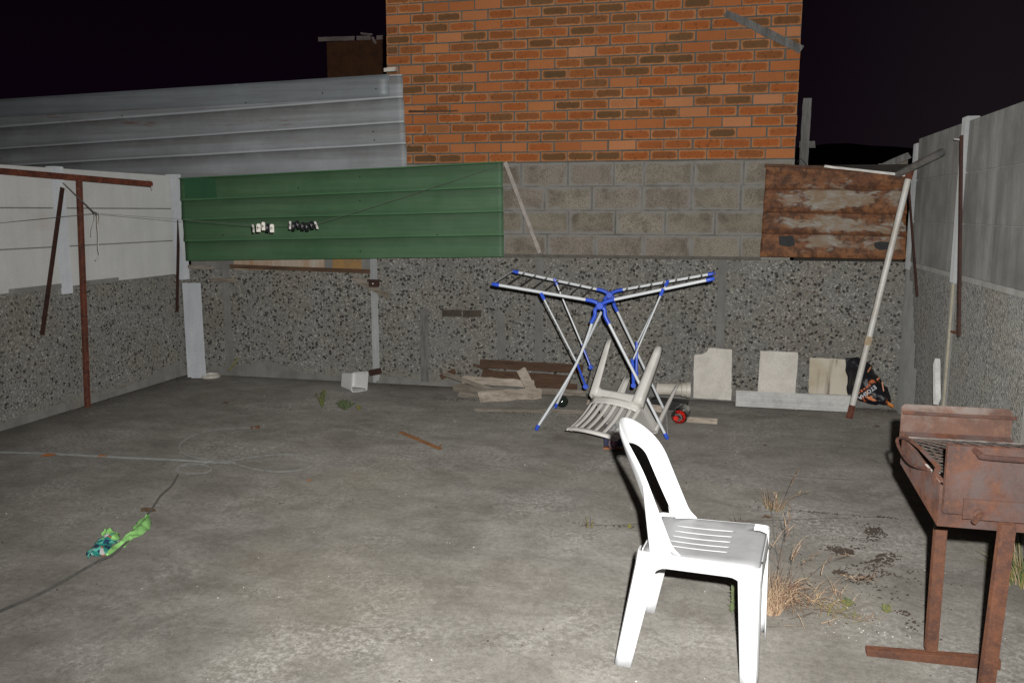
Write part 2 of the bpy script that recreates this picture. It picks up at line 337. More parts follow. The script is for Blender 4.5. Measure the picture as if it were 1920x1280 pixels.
MF = m_floor(); MA = m_aggregate(); MAR = m_aggregate(.55, 'weathered_aggregate')
MW = m_panel('white_painted_precast', (.56, .56, .545), (.43, .44, .44), .55, stain=(.42, .30, .20))
MWP = m_panel('white_painted_post', (.60, .62, .64), (.40, .43, .46), .6)
MC = m_panel('bare_precast', (.178, .176, .166), (.088, .086, .08), 1.0, .85)
MCP = m_panel('pale_precast_post', (.42, .43, .43), (.24, .25, .25), .7)
MPL = m_panel('cement_plaster', (.235, .23, .215), (.145, .14, .13), .7, .85, 7)
MBR = m_brick()
MMO = m_simple('mortar', (.155, .142, .122), (.10, .092, .078), 14, .9, bump=.004)
def m_block():
    s = NT('cement_block', .92, spec=.15); r_ = s.rand(); g = s.sep(s.tc.outputs['Generated'])
    off = s.n.new('ShaderNodeCombineXYZ')
    for k in range(3): s.l(s.math('MULTIPLY', r_, 13.1 + 29 * k), off.inputs[k])
    ov = s.n.new('ShaderNodeVectorMath'); ov.operation = 'ADD'; s.l(s.coord(), ov.inputs[0]); s.l(off.outputs[0], ov.inputs[1]); ov = ov.outputs[0]
    n1 = s.noise(5, 5, .65, ov, .4); n2 = s.noise(120, 4, .8, ov); n3 = s.noise(11, 5, .7, ov)
    body = s.ramp(s.math('FRACT', s.math('MULTIPLY', r_, 5.3)), [(0, (.28, .245, .195)), (.4, (.34, .305, .245)), (.7, (.30, .26, .22)), (1, (.36, .32, .26))])
    body = s.mix(s.ramp(n1, [(.44, 0), (.66, .75)]), body, s.mix(s.ramp(s.math('FRACT', s.math('MULTIPLY', r_, 11.7)), [(0, 0), (1, 1)]), (.105, .088, .066), (.20, .17, .135)))
    body = s.mix(s.ramp(n2, [(.4, .7), (.52, 0)]), body, (.07, .058, .045))
    # mortar smeared over the block edges
    ex = s.math('MULTIPLY', s.math('SUBTRACT', .5, s.math('ABSOLUTE', s.math('SUBTRACT', g[0], .5))), .40); ez = s.math('MULTIPLY', s.math('SUBTRACT', .5, s.math('ABSOLUTE', s.math('SUBTRACT', g[2], .5))), .20)
    e = s.math('SUBTRACT', s.math('MINIMUM', ex, ez), s.math('MULTIPLY', s.math('SUBTRACT', n3, .42), .10))
    body = s.mix(s.ramp(e, [(.0, .9), (.022, 0)]), body, s.mix(n3, (.22, .21, .19), (.315, .305, .285)))
    s.col(body); s.bump(s.mix(.5, n2, n3), .004, .9); return s.m
MBL = m_block()
MBM = m_simple('block_mortar', (.26, .25, .232), (.14, .135, .12), 5, .9, bump=.004, warp=.2)
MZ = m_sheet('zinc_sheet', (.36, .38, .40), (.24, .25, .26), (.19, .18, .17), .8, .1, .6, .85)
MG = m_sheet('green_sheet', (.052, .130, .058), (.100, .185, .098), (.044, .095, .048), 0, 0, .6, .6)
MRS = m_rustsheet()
MR = m_rust('rusty_tube', (.16, .045, .024), (.065, .022, .016), (.26, .11, .06))
MRD = m_rust('dark_rusty_bar', (.055, .024, .018), (.03, .016, .014), (.09, .04, .025))
MRB = m_rust('braai_steel', (.084, .034, .020), (.038, .020, .016), (.118, .050, .024), 11, .1, .72, (.066, .048, .045))
MRL = m_rust('braai_leg_steel', (.105, .042, .022), (.050, .024, .018), (.14, .058, .028), 14, .1, .78)
MGR = m_simple('sooty_grate_steel', (.30, .27, .25), (.10, .07, .06), 20, .38, .6, .6)
MWT = m_simple('white_painted_tube', (.62, .61, .58), (.48, .44, .38), 5, .4, spec=.4)
MGT = m_simple('galvanised_tube', (.42, .43, .42), (.28, .285, .28), 8, .55, .3)
MPW = m_plastic('white_chair_plastic', (.60, .61, .62), (.36, .36, .36), .3, .32)
MPS = m_plastic('dusty_shaded_seat_plastic', (.34, .345, .35), (.20, .20, .195), .6, .5, 9)  # dust, plus the seat's grazing-light greyness painted as a darker tone
MPB = m_plastic('weathered_chair_plastic', (.64, .62, .58), (.38, .36, .33), .45, .5)
MRW = m_plastic('rack_white_enamel', (.66, .69, .71), (.45, .45, .45), .25, .35, 20)
MRG = m_simple('rack_bare_wire', (.17, .165, .16), (.07, .05, .04), 60, .5, .3)
MRBL = m_plastic('rack_blue_plastic', (.035, .10, .62), (.03, .06, .30), .3, .35, 30)
MWD = m_wood('grey_weathered_wood', (.30, .265, .225), (.17, .145, .115), (.08, .065, .052))
MWD2 = m_wood('pale_wood', (.50, .44, .37), (.34, .29, .235), (.16, .125, .095))
MWDB = m_wood('brown_stained_wood', (.13, .075, .045), (.075, .045, .03), (.045, .03, .022))
MWDG = m_wood('grey_timber', (.22, .215, .205), (.13, .125, .12), (.08, .075, .07), axis=2)
MSL = m_simple('white_lightweight_slab', (.68, .65, .60), (.58, .55, .50), 10, .85, bump=.003)
st_ = NT('stained_slab', .85, spec=.2); sv = st_.noise(9, 5, .6, st_.coord(scale=(1.6, 1, .10), warp=.05, wscale=4))
st_.col(st_.mix(st_.ramp(sv, [(.55, 0), (.66, .8)]), st_.mix(st_.ramp(st_.noise(4, 4, .6), [(.45, 0), (.7, .7)]), (.58, .54, .46), (.44, .37, .25)), (.16, .12, .075))); MSL2 = st_.m
MBE = m_simple('grey_white_precast', (.60, .60, .58), (.44, .44, .43), 6, .8, bump=.003)
MPV = m_plastic('old_white_pvc', (.60, .56, .50), (.32, .28, .22), .6, .45, 8)
MBLK = m_simple('black_rubber', (.02, .02, .02), (.01, .01, .01), 20, .6)
MCAB2 = m_simple('dark_grey_cable', (.075, .072, .066), (.05, .047, .043), 30, .7)
MCAB = m_simple('grey_cable', (.185, .182, .17), (.12, .117, .108), 30, .7)
MST = m_simple('grey_strap', (.24, .245, .235), (.16, .165, .16), 12, .7)
MGB = m_plastic('green_bag_film', (.30, .62, .20), (.16, .42, .12), .5, .35, 14)
MBKT = m_plastic('white_bin_plastic', (.66, .66, .65), (.45, .48, .50), .4, .4, 10)
MNAIL = m_simple('dark_steel', (.05, .045, .04), (.03, .025, .02), 40, .5, .6)
MDIRT = m_simple('dark_soil', (.048, .036, .027), (.03, .022, .017), 30, .95)
MGRD = m_simple('ground_soil', (.09, .075, .055), (.05, .042, .032), 3, .95)
MFAR = m_simple('distant_dark_foliage', (.02, .022, .014), (.012, .014, .01), 1, .95)

# ------------------------------------------------------------------ ground, yard floor
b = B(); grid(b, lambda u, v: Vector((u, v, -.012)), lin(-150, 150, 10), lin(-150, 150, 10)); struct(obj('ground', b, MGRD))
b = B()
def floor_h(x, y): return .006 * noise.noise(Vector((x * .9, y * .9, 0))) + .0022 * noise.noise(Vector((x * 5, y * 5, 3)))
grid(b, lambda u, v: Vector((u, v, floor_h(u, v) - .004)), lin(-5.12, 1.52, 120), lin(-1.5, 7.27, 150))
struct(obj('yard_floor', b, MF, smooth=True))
b = B()
pts = [(-40 + k * 1.5, 60, 6.4 + 1.1 * noise.noise(Vector((k * .23, 2, 0))) + .5 * noise.noise(Vector((k * .9, 5, 0)))) for k in range(90)]
grid(b, lambda u, v: Vector((pts[int(u)][0], 60 + 18 * v, -.01 + (pts[int(u)][2]) * (math.sin(math.pi * min(1, v * 1.0 + .0)) if v < 1 else 0))), list(range(90)), [0, .04, .12, .3, .5, .8, 1])
struct(obj('hill', b, MFAR, smooth=True))

# ------------------------------------------------------------------ back precast wall
YB = 7.22
bw = thing('back_wall', 'low precast back wall of dark-pebbled aggregate panels between slim posts', 'wall', (-1.8, YB + .05, 0))
def child(o, root): o.parent = root; o.matrix_parent_inverse = Matrix.Translation(-Vector(root.location)); return o
px_posts = [-4.584, -3.057, -1.504, 0.058]
edges = [-5.10] + px_posts + [1.52]
tops = [1.035, 1.035, 1.185, 1.19, 1.19]
for i in range(5):
    b = B(); x0 = edges[i] + (.035 if i else 0); x1 = edges[i + 1] - (.035 if i < 4 else 0)
    bbox(b, (x0, YB, -.01), (x1, YB + .05, tops[i])); child(obj('aggregate_panel', b, MA), bw)
pm = [(MWD2, 1.085, .028), (MCP, 1.185, .018), (MPL, 1.187, .010), (MPL, 1.188, .006)]
pw = [.06, .055, .05, .06]
for x, (m, h, pr), w in zip(px_posts, pm, pw):
    b = B(); bbox(b, (x - .0345, YB + .004, -.01), (x + .0345, YB + .06, h))
    if pr > .02: bbox(b, (x - w / 2, YB - pr, .05), (x + w / 2, YB + .0038, h))
    else: bbox(b, (x - w / 2, YB - pr, 0), (x + w * .05, YB + .0038, h)); bbox(b, (x + w * .051, YB - pr * .35, 0), (x + w / 2, YB + .0038, h - .003))
    o = child(obj('post', b, MPL if pr > .02 else m), bw); bevel(o, .004)
b = B(); bbox(b, (-1.9, YB - .006, 1.192), (.36, YB + .049, 1.214)); child(obj('mortar_cap', b, MMO), bw)
# timber rail and painted boards in the gap under the green sheet
b = B(); bar(b, (-4.518, 7.2, 1.069), (-3.083, 7.2, 1.042), .03, .035); child(obj('rail', b, MWDB), bw)
b = B(); bar(b, (-4.983, 7.2, 1.057), (-4.715, 7.2, 1.056), .03, .035); child(obj('rail', b, MWD), bw)
MOB = m_panel('peeling_white_board', (.45, .42, .36), (.36, .19, .09), .9, .7, 5); MOC = m_simple('ochre_board', (.36, .21, .07), (.22, .16, .10), 9, .8)
b = B(); bbox(b, (-4.501, 7.232, 1.036), (-3.56, 7.245, 1.16)); child(obj('painted_board', b, MOB), bw)
b = B(); bbox(b, (-3.474, 7.232, 1.036), (-3.185, 7.245, 1.16)); child(obj('ochre_board', b, MOC), bw)
b = B(); bbox(b, (-4.977, 7.25, 1.0), (-3.043, 7.262, 1.2)); child(obj('cover_strip', b, MPL), bw)
# battens nailed over the posts
b = B(); bar(b, (-4.73, 7.186, 0.939), (-4.443, 7.186, 0.934), .045, .012, (0, -1, 0), rough=.001); child(obj('batten', b, MWD), bw)
b = B(); bar(b, (-3.25, 7.19, 0.981), (-2.897, 7.19, 0.816), .05, .014, (0, -1, 0), rough=.001); child(obj('batten', b, MWD), bw)
b = B(); x, y, z = (-3.035, 7.19, 0.941); bbox(b, (x - .045, 7.15, z - .035), (x + .045, 7.19, z + .02)); bbox(b, (x - .06, 7.145, z + .021), (x + .05, 7.19, z + .03)); child(obj('rusty_bracket', b, MRD), bw)
b = B(); tube(b, [(x, 7.15, z - .005), (x, 7.14, z - .005)], .007, 8); child(obj('bolt', b, MWT), bw)
b = B(); bar(b, (-3.093, 7.15, 0.103), (-2.981, 7.15, 0.128), .055, .03, (0, -1, 0)); child(obj('foot_bracket', b, MRD), bw)
# cement patches and an old timber fixing plate
b = B(); bar(b, (-2.574, 7.22, 0.713), (-2.575, 7.22, 0.028), .075, .016, (0, -1, 0), rough=.0015); child(obj('plank_strip', b, MWDG), bw)
b = B(); bar(b, (-1.85, 7.22, 0.685), (-1.841, 7.22, 0.279), .075, .006, (0, -1, 0), rough=.002); child(obj('plaster_patch', b, MPL), bw)
b = B(); bar(b, (-2.4, 7.22, 0.674), (-2.213, 7.22, 0.679), .062, .008, (0, -1, 0), rough=.002); bar(b, (-2.203, 7.22, 0.675), (-2.028, 7.22, 0.68), .062, .008, (0, -1, 0), rough=.002); child(obj('fixing_plate', b, m_simple('brown_grey_wood', (.085, .068, .052), (.05, .04, .032), 20, .9)), bw)
# cement skirting smeared at the foot
b = B()
def skirt(u, v):
    h = .05 + .035 * noise.noise(Vector((u * 3, 0, 1))) + .10 * math.exp(-((u + 4.2) / .32) ** 2)
    return Vector((u, YB - .001 - .016 * (1 - v) ** 2 + .0025 * noise.noise(Vector((u * 14, v * 3, 0))), h * v))
grid(b, skirt, lin(-5.04, 1.46, 220), lin(0, 1, 3)); o = child(obj('cement_skirting', b, MPL, smooth=True), bw)
# green curved stick at the foot of the first post
b = B(); tube(b, spline([(-4.482, 7.19, 0.18), (-4.52, 7.17, 0.114), (-4.562, 7.14, 0.059)], 4), .014, 7)
tag(obj('bamboo_stick', b, m_simple('mossy_cane', (.22, .21, .11), (.13, .12, .06), 30, .8)), 'short mossy curved stick at the foot of the leftmost back wall post', 'stick')

# ------------------------------------------------------------------ left precast wall
XL = -5.05
lw = thing('left_wall', 'left precast wall, white painted panels above dark pebbled aggregate', 'wall', (XL - .03, 4.0, 0))
lposts = [7.16, 5.68, 4.18, 2.68, 1.18]
for i in range(4):
    y1, y0 = lposts[i] - .05, lposts[i + 1] + .05
    b = B(); bbox(b, (XL - .05, y0, -.01), (XL, y1, .985)); child(obj('aggregate_panel', b, MA), lw)
    b = B(); bbox(b, (XL - .048, y0, .9852), (XL - .012, y1, 1.0)); child(obj('mortar_bed', b, MPL), lw)
    for k in range(3):
        z0 = (.992, 1.316, 1.618)[k]; z1 = (1.306, 1.608, 1.922)[k]
        b = B(); bbox(b, (XL - .05, y0 + .001, z0), (XL + rnd.uniform(0, .003), y1 - .001, z1)); o = child(obj('white_panel', b, MW), lw); bevel(o, .009)
        if k: 
            b = B(); bbox(b, (XL - .045, y0 + .002, z0 - .0098), (XL - .012, y1 - .002, z0 - .0002)); child(obj('joint', b, MPL), lw)
for y in lposts:
    b = B(); bbox(b, (XL - .06, y - .0495, -.01), (XL + .012, y + .0495, .935)); o = child(obj('post_base', b, MA), lw); bevel(o, .006)
    b = B(); bbox(b, (XL + .0125, y - .0495, 0), (XL + .020, y - .038, .93)); child(obj('post_rib', b, MPL), lw)
    b = B(); bbox(b, (XL - .06, y - .0495, .936), (XL + (.028 if y < 7 else .078), y + .0495, 1.935)); o = child(obj('post', b, MWP), lw); bevel(o, .008)
for ya, yb in ((5.115, 5.644), (5.878, 6.293)):
    b = B(); bbox(b, (XL + .004, ya, .985), (XL + .006, yb, 1.022)); child(obj('grey_mortar_strip', b, MPL), lw)
b = B()
def skl(u, v):
    h = .05 + .03 * noise.noise(Vector((u * 3, 7, 1))) + .08 * math.exp(-((u - 6.9) / .3) ** 2)
    return Vector((XL + .001 + .014 * (1 - v) ** 2, u, h * v))
grid(b, skl, lin(1.2, 7.2, 160), lin(0, 1, 3)); child(obj('cement_skirting', b, MPL, smooth=True), lw)

# ------------------------------------------------------------------ right precast wall
XR = 1.47
rw = thing('right_wall', 'tall right precast wall, bare grey panels above faded aggregate', 'wall', (XR + .03, 4.0, 0))
rposts = [7.12, 5.80, 4.35, 2.9, 1.45]
for i in range(4):
    y1, y0 = rposts[i] - .05, rposts[i + 1] + .05
    b = B(); bbox(b, (XR, y0, -.01), (XR + .05, y1, 1.165)); child(obj('aggregate_panel', b, MAR), rw)
    b = B(); bbox(b, (XR + .006, y0, 1.1652), (XR + .048, y1, 1.198)); child(obj('mortar_bed', b, MPL), rw)
    for k in range(3):
        z0 = 1.20 + k * .312
        b = B(); bbox(b, (XR - rnd.uniform(0, .004), y0 + .001, z0), (XR + .05, y1 - .001, z0 + .308)); o = child(obj('concrete_panel', b, MC), rw); bevel(o, .006)
        if k:
            b = B(); bbox(b, (XR + .01, y0 + .002, z0 - .0038), (XR + .045, y1 - .002, z0 - .0002)); child(obj('joint', b, MPL), rw)
for i, y in enumerate(rposts):
    b = B(); bbox(b, (XR - .02, y - .0495, 1.14), (XR + .06, y + .0495, 2.16 - .06 * (i == 0))); o = child(obj('post', b, MCP), rw); bevel(o, .008)
    b = B(); bbox(b, (XR - .012, y - .0495, -.01), (XR + .058, y + .0495, 1.139)); o = child(obj('post_base', b, MPL), rw); bevel(o, .006)
b = B(); bbox(b, (XR - .018, 5.752, 0), (XR - .0125, 5.782, 1.139)); child(obj('post_rib', b, m_simple('yellowed_lime', (.42, .38, .29), (.30, .27, .2), 20, .8)), rw)
b = B()
grid(b, lambda u, v: Vector((XR - .003 - .008 * max(0, math.sin(math.pi * min(1, max(0, (u - 6.45) / .62)))) , u + .05 * (1 - v) * 0, 1.06 * v - .0)), lin(6.45, 7.07, 14), lin(0, 1, 12), skip=lambda u, v: u < 6.5 + .4 * v ** 1.3 + .04 * noise.noise(Vector((v * 9, u * 2, 3))) )
child(obj('plaster_coat', b, m_simple('smooth_cement', (.24, .245, .235), (.19, .19, .18), 4, .85, bump=.002), smooth=True), rw)

# ------------------------------------------------------------------ neighbour's brick house
YH = 7.27
XE, XW = 0.597, 0.597 - 15 * .2336
BP, BC, Z0 = .2336, .0857, 2.005
hs = thing('brick_house', 'orange face-brick house wall standing on grey cement blocks', 'building', (XE - 1.75, YH + 1.5, 0))
b = B(); bbox(b, (XW + .006, YH + .004, Z0 + .002), (XE - .006, YH + 3.0, Z0 + 27 * BC)); child(obj('mortar', b, MMO), hs)
b = B(); bbox(b, (XW + .004, YH + .003, -.01), (XE - .004, YH + 2.99, Z0)); child(obj('block_mortar', b, MBM), hs)
b = B(); bbox(b, (XW - .15, YH - .15, Z0 + 27 * BC + .002), (XE + .15, YH + 3.15, Z0 + 27 * BC + .12)); child(obj('roof', b, MPL), hs)
def brickmesh(L, H, D, ch=.0025):
    b = B(); vs = []
    pr = [(0, L / 2, H / 2), (ch, L / 2 - ch, H / 2 - ch)]
    back = [b.verts.new((sx * L / 2, D, sz * H / 2)) for sx, sz in ((-1, -1), (1, -1), (1, 1), (-1, 1))]
    mid = [b.verts.new((sx * L / 2, ch, sz * H / 2)) for sx, sz in ((-1, -1), (1, -1), (1, 1), (-1, 1))]
    fr = [b.verts.new((sx * (L / 2 - ch), 0, sz * (H / 2 - ch))) for sx, sz in ((-1, -1), (1, -1), (1, 1), (-1, 1))]
    b.faces.new(fr); b.faces.new(back[::-1])
    for A, Cc in ((fr, mid), (mid, back)):
        for k in range(4): b.faces.new((A[k], A[(k + 1) % 4], Cc[(k + 1) % 4], Cc[k]))
    return b
full = obj('brick', brickmesh(BP - .0125, BC - .0125, .09), MBR); half = obj('brick', brickmesh(BP / 2 - .0125, BC - .0125, .09), MBR)
full.parent = hs; half.parent = hs
first = {0: True, 1: True}
def put(o, key, x, z):
    c = o if first[key] else o.copy()
    if not first[key]: C.objects.link(c)
    first[key] = False
    c.matrix_parent_inverse = Matrix.Translation(-Vector(hs.location))
    c.location = (x + rnd.uniform(-.0035, .0035), YH + rnd.uniform(-.002, .002), z + rnd.uniform(-.002, .002))
    c.rotation_euler = (0, rnd.uniform(-.004, .004), 0)
upper = B()
for r_ in range(27):
    zc = Z0 + .004 + BC * (r_ + .5)
    if r_ % 2 == 0: items = [(0, XE - BP * (k + .5)) for k in range(15)]
    else: items = [(1, XE - BP * .25)] + [(0, XE - BP * (k + 1)) for k in range(14)] + [(1, XW + BP * .25)]
    for key, x in items:
        if r_ < 17: put((full, half)[key], key, x, zc)
        else:
            L = (BP if key == 0 else BP / 2) - .01
            bbox(upper, (x - L / 2, YH, zc - BC / 2 + .005), (x + L / 2, YH + .05, zc + BC / 2 - .005))
stuff(child(obj('upper_brick_courses', upper, MBR), hs))
sd = B()
for r_ in range(27):
    zc = Z0 + .004 + BC * (r_ + .5)
    for k in range(12):
        y0 = YH + .095 + BP * k + (BP / 2 if r_ % 2 else 0) ; y1 = y0 + BP - .01
        for xa, xb in ((XE - .05, XE), (XW, XW + .05)): bbox(sd, (xa, y0, zc - BC / 2 + .005), (xb, y1, zc + BC / 2 - .005))
stuff(child(obj('side_brick_courses', sd, MBR), hs))
# block courses
rows = [[-1.441, -1.018, -0.602, -0.205, 0.194],
        [-1.657, -1.254, -0.847, -0.428, -0.016],
        [-1.468, -1.052, -0.629, -0.218],
        [-1.677, -1.263, -0.868, -0.612, -0.203, 0.196]]
hb = (Z0 - 1.185) / 4
for k, js in enumerate(rows):
    xs = list(js)
    while xs[0] - .4 > XW + .1: xs.insert(0, xs[0] - .4)
    while xs[-1] + .4 < XE - .1: xs.append(xs[-1] + .4)
    xs = [XW] + xs + [XE]
    for a, c_ in zip(xs, xs[1:]):
        L = c_ - a - .012 - rnd.uniform(0, .006)
        bb = brickmesh(L, hb - .014, .12, .004)
        o = child(obj('cement_block', bb, MBL), hs); o.location = ((a + c_) / 2, YH - rnd.uniform(-.0015, .002), 1.185 + hb * (k + .5)); o.rotation_euler = (0, rnd.uniform(-.004, .004), 0)
# weathered plank hung on the bricks
b = B(); bar(b, (0.004, 7.22, 3.153), (0.602, 7.22, 2.841), .05, .022, (0, -1, 0), rough=.004, taper=1.3)
tag(obj('hanging_plank', b, MWDG), 'weathered grey slat hanging diagonally across the top of the orange bricks', 'plank')
b = B(); bar(b, (-2.69, 7.25, 2.464), (-2.244, 7.25, 2.457), .018, .012, (0, -1, 0), rough=.003, taper=.5)
tag(obj('brown_slat', b, MWDB), 'thin dark brown slat lying flat on the bricks beside the zinc sheets', 'plank')

# ------------------------------------------------------------------ far house beyond the zinc fence
fh = thing('far_house', 'dim brown brick building with a broken white fascia behind the zinc fence', 'building', (-6.155, 14, 3.39))
xa, xb = -6.696, -5.252 + 1.2; zt = 4.549
MFB = m_simple('dark_brick_far', (.16, .07, .03), (.09, .045, .025), 6, .9)
b = B(); bbox(b, (xa, 14, -.01), (xb, 18, zt - .06)); o = child(obj('wall', b, MFB), fh)
b = B(); n = 0
while Z0 + n * .0857 < zt + .3 and n < 36:
    z = .7 + zt - 2.0 + n * .0857 - .7
    for k in range(13):
        x0 = xa + .004 + k * .2336 + (.1168 if n % 2 else 0)
        if x0 + .22 < xb and z + .075 < zt - .065 and z > .3: bbox(b, (x0, 13.985, z), (x0 + .2236, 14.02, z + .0757))
    n += 1
stuff(child(obj('brickwork', b, MFB), fh))
MFS = m_simple('flaking_fascia', (.42, .35, .33), (.25, .2, .19), 5, .8)
for pa, pb in (((-6.799, 13.9, 4.521), (-6.136, 13.9, 4.509)), ((-6.087, 13.9, 4.506), (-5.843, 13.9, 4.504)), ((-5.727, 13.9, 4.498), (-5.208, 13.9, 4.509))):
    b = B(); bar(b, pa, pb, .03, .065, (0, 0, 1), rough=.003)
    child(obj('fascia_board', b, MFS), fh)
b = B(); bar(b, (-5.796, 13.88, 4.506), (-5.731, 13.88, 4.399), .03, .04, rough=.003); child(obj('broken_fascia_end', b, MFS), fh)
b = B(); bar(b, (-6.038, 13.95, 4.592), (-5.833, 13.95, 4.565), .03, .03, rough=.004); child(obj('loose_tile', b, MFS), fh)

# ------------------------------------------------------------------ sheet metal fences
def sheet(root, name, tl, tr, bl, br, ys_l, ys_r, m, nx=60, rib=.016, lapx=None, edge=.004):
    """horizontal IBR-profile sheet between four corners; ys = rib heights on each side (top to bottom)"""
    zl = [tl[2]] + ys_l + [bl[2]]; zr = [tr[2]] + ys_r + [br[2]]
    b = B(); prof = []
    n = len(zl) - 1
    for k in range(n):     # t within the pan, offset towards the viewer
        for t, d in ((.0, rib), (.035, rib * .92), (.075, rib * .05), (.14, .000), (.26, rib * .10), (.40, rib * .20), (.44, rib * .26), (.48, rib * .22), (.68, rib * .42), (.72, rib * .48), (.76, rib * .44), (.90, rib * .72), (.965, rib * .9)): prof.append((k + t, d))
    prof.append((n, rib * .6))
    def f(u, v):
        p, d = prof[int(v)]; k = min(int(p), n - 1); t = p - k
        za = zl[k] + (zl[k + 1] - zl[k]) * t; zb = zr[k] + (zr[k + 1] - zr[k]) * t
        hu = p / n
        xl = tl[0] + (bl[0] - tl[0]) * hu; xr = tr[0] + (br[0] - tr[0]) * hu
        x = xl + (xr - xl) * u; z = za + (zb - za) * u
        w = .004 * noise.noise(Vector((x * 1.7, z * 2.5, 3))) + edge * noise.noise(Vector((x * 5, z * 9, 1))) * .35
        return Vector((x + .004 * noise.noise(Vector((0, z * 14, 2))), tl[1] - d + w, z + .0035 * noise.noise(Vector((x * 2, k, 7)))))
    us_ = lin(0, 1, nx); grid(b, f, us_, list(range(len(prof))))
    uvl = b.loops.layers.uv.new('pan'); b.verts.ensure_lookup_table(); b.verts.index_update(); npf = len(prof)
    for fc in b.faces:
        for lp in fc.loops: lp[uvl].uv = (us_[lp.vert.index // npf], prof[lp.vert.index % npf][0])
    o = obj(name, b, m, smooth=True); o.parent = root; o.matrix_parent_inverse = Matrix.Translation(-Vector(root.location)); solid(o, .0015, 1)
    return o
YZ = 7.17
zf = thing('zinc_fence', 'weathered grey zinc sheeting with horizontal ribs above the green sheet', 'fence', (-4.8, YZ, 0))
TLx, TRx = -8.2, -2.72
zfl = [2.385, 2.177, 2.0]
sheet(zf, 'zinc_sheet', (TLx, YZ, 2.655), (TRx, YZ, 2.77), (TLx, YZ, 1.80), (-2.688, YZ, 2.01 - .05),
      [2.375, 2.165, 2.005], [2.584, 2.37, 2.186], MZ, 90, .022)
b = B()
def lapf(u, v): return Vector((-8.2 + (TRx - .115 + 8.2) * u, YZ - .0245 + .003 * noise.noise(Vector((u * 30, v, 0))), (2.655 + (2.77 - 2.655) * u) - .19 * v * (.9 + .1 * u) + .004))
grid(b, lapf, lin(0, 1, 50), lin(0, 1, 4)); child(solid(obj('overlap_sheet', b, m_sheet('pale_zinc_sheet', (.27, .30, .325), (.21, .225, .24), (.15, .145, .14), .3, .15, .5), smooth=True), .0015, 1), zf)
b = B(); x, y, z = (-2.822, 7.16, 2.811); bar(b, (x - .055, 7.15, z - .004), (x + .055, 7.15, z), .05, .03, rough=.002); child(obj('lead_clip', b, MPV), zf)
b = B()
for p in ((-2.958, 7.14, 2.651), (-2.993, 7.14, 2.286), (-3.469, 7.14, 2.631), (-4.236, 7.14, 2.57), (-5.555, 7.14, 2.49), (-2.985, 7.14, 2.212)): tube(b, [p, (p[0], p[1] - .006, p[2])], .006, 6)
child(obj('fixings', b, MNAIL), zf)
for x in (-7.6, -6.1, -4.6, -3.05):
    b = B(); bbox(b, (x - .025, YZ + .008, 0 if x < -5.2 else 1.25), (x + .025, YZ + .05, 2.62)); child(obj('timber_post', b, MWDG), zf)

gf = thing('green_sheet_fence', 'dark green ribbed metal sheet fixed above the pebbled wall', 'fence', (-3.4, 7.12, 1.1))
YG = 7.14
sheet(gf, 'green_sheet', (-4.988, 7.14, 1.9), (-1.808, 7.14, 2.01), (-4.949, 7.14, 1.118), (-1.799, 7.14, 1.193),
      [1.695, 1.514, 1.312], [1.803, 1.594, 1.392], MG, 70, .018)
b = B()
for p in ((-3.123, 7.12, 1.896), (-3.129, 7.12, 1.684), (-3.138, 7.12, 1.23), (-4.53, 7.12, 1.366), (-3.729, 7.12, 1.801), (-2.396, 7.12, 1.802), (-2.402, 7.12, 1.384)): tube(b, [p, (p[0], p[1] - .006, p[2])], .006, 6)
child(obj('fixings', b, MNAIL), gf)
# old darker green overlap at the left end
b = B(); p0 = (-4.921, 7.117, 1.898); p1 = (-4.586, 7.117, 1.905)
grid(b, lambda u, v: Vector((p0[0] + .012 * v + (p1[0] - p0[0]) * u, 7.118, p0[2] - .002 - .185 * v)), lin(0, 1, 6), lin(0, 1, 4)); child(solid(obj('overlap_sheet', b, m_simple('dark_green_paint', (.035, .115, .055), (.03, .095, .048), 8, .5)), .0015, 1), gf)

rf = thing('rusted_sheet_fence', 'badly rusted corrugated sheet closing the gap at the right corner', 'fence', (.9, 7.15, 1.2))
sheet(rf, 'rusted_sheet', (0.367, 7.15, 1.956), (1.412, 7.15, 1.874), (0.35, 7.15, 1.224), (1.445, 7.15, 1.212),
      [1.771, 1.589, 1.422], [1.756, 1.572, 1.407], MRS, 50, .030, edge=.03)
MTAR = m_simple('tar_patch', (.018, .02, .022), (.012, .012, .013), 30, .7)
b = B(); prism(b, [(0.49, 7.118, 1.389), (0.596, 7.118, 1.394), (0.615, 7.118, 1.322), (0.571, 7.118, 1.305), (0.493, 7.118, 1.321)], (0, .03, 0)); child(obj('tar_patch', b, MTAR), rf)
b = B(); prism(b, [(1.209, 7.118, 1.344), (1.255, 7.118, 1.353), (1.34, 7.118, 1.35), (1.336, 7.118, 1.296), (1.251, 7.118, 1.287), (1.215, 7.118, 1.307)], (0, .03, 0)); child(obj('tar_patch', b, MTAR), rf)
b = B(); bar(b, (0.801, 7.12, 1.937), (1.4, 7.12, 1.861), .03, .018, rough=.0015); child(obj('top_rail', b, MWT), rf)
b = B(); bar(b, (0.362, 7.125, 1.951), (0.802, 7.125, 1.929), .03, .02, rough=.004); child(obj('crumpled_edge', b, MRS), rf)
b = B(); bbox(b, (XE + .02, 7.2, 1.192), (1.44, 7.215, 1.95)); child(obj('backing_board', b, m_simple('dark_board', (.03, .025, .02), (.02, .017, .014), 6, .9)), rf)

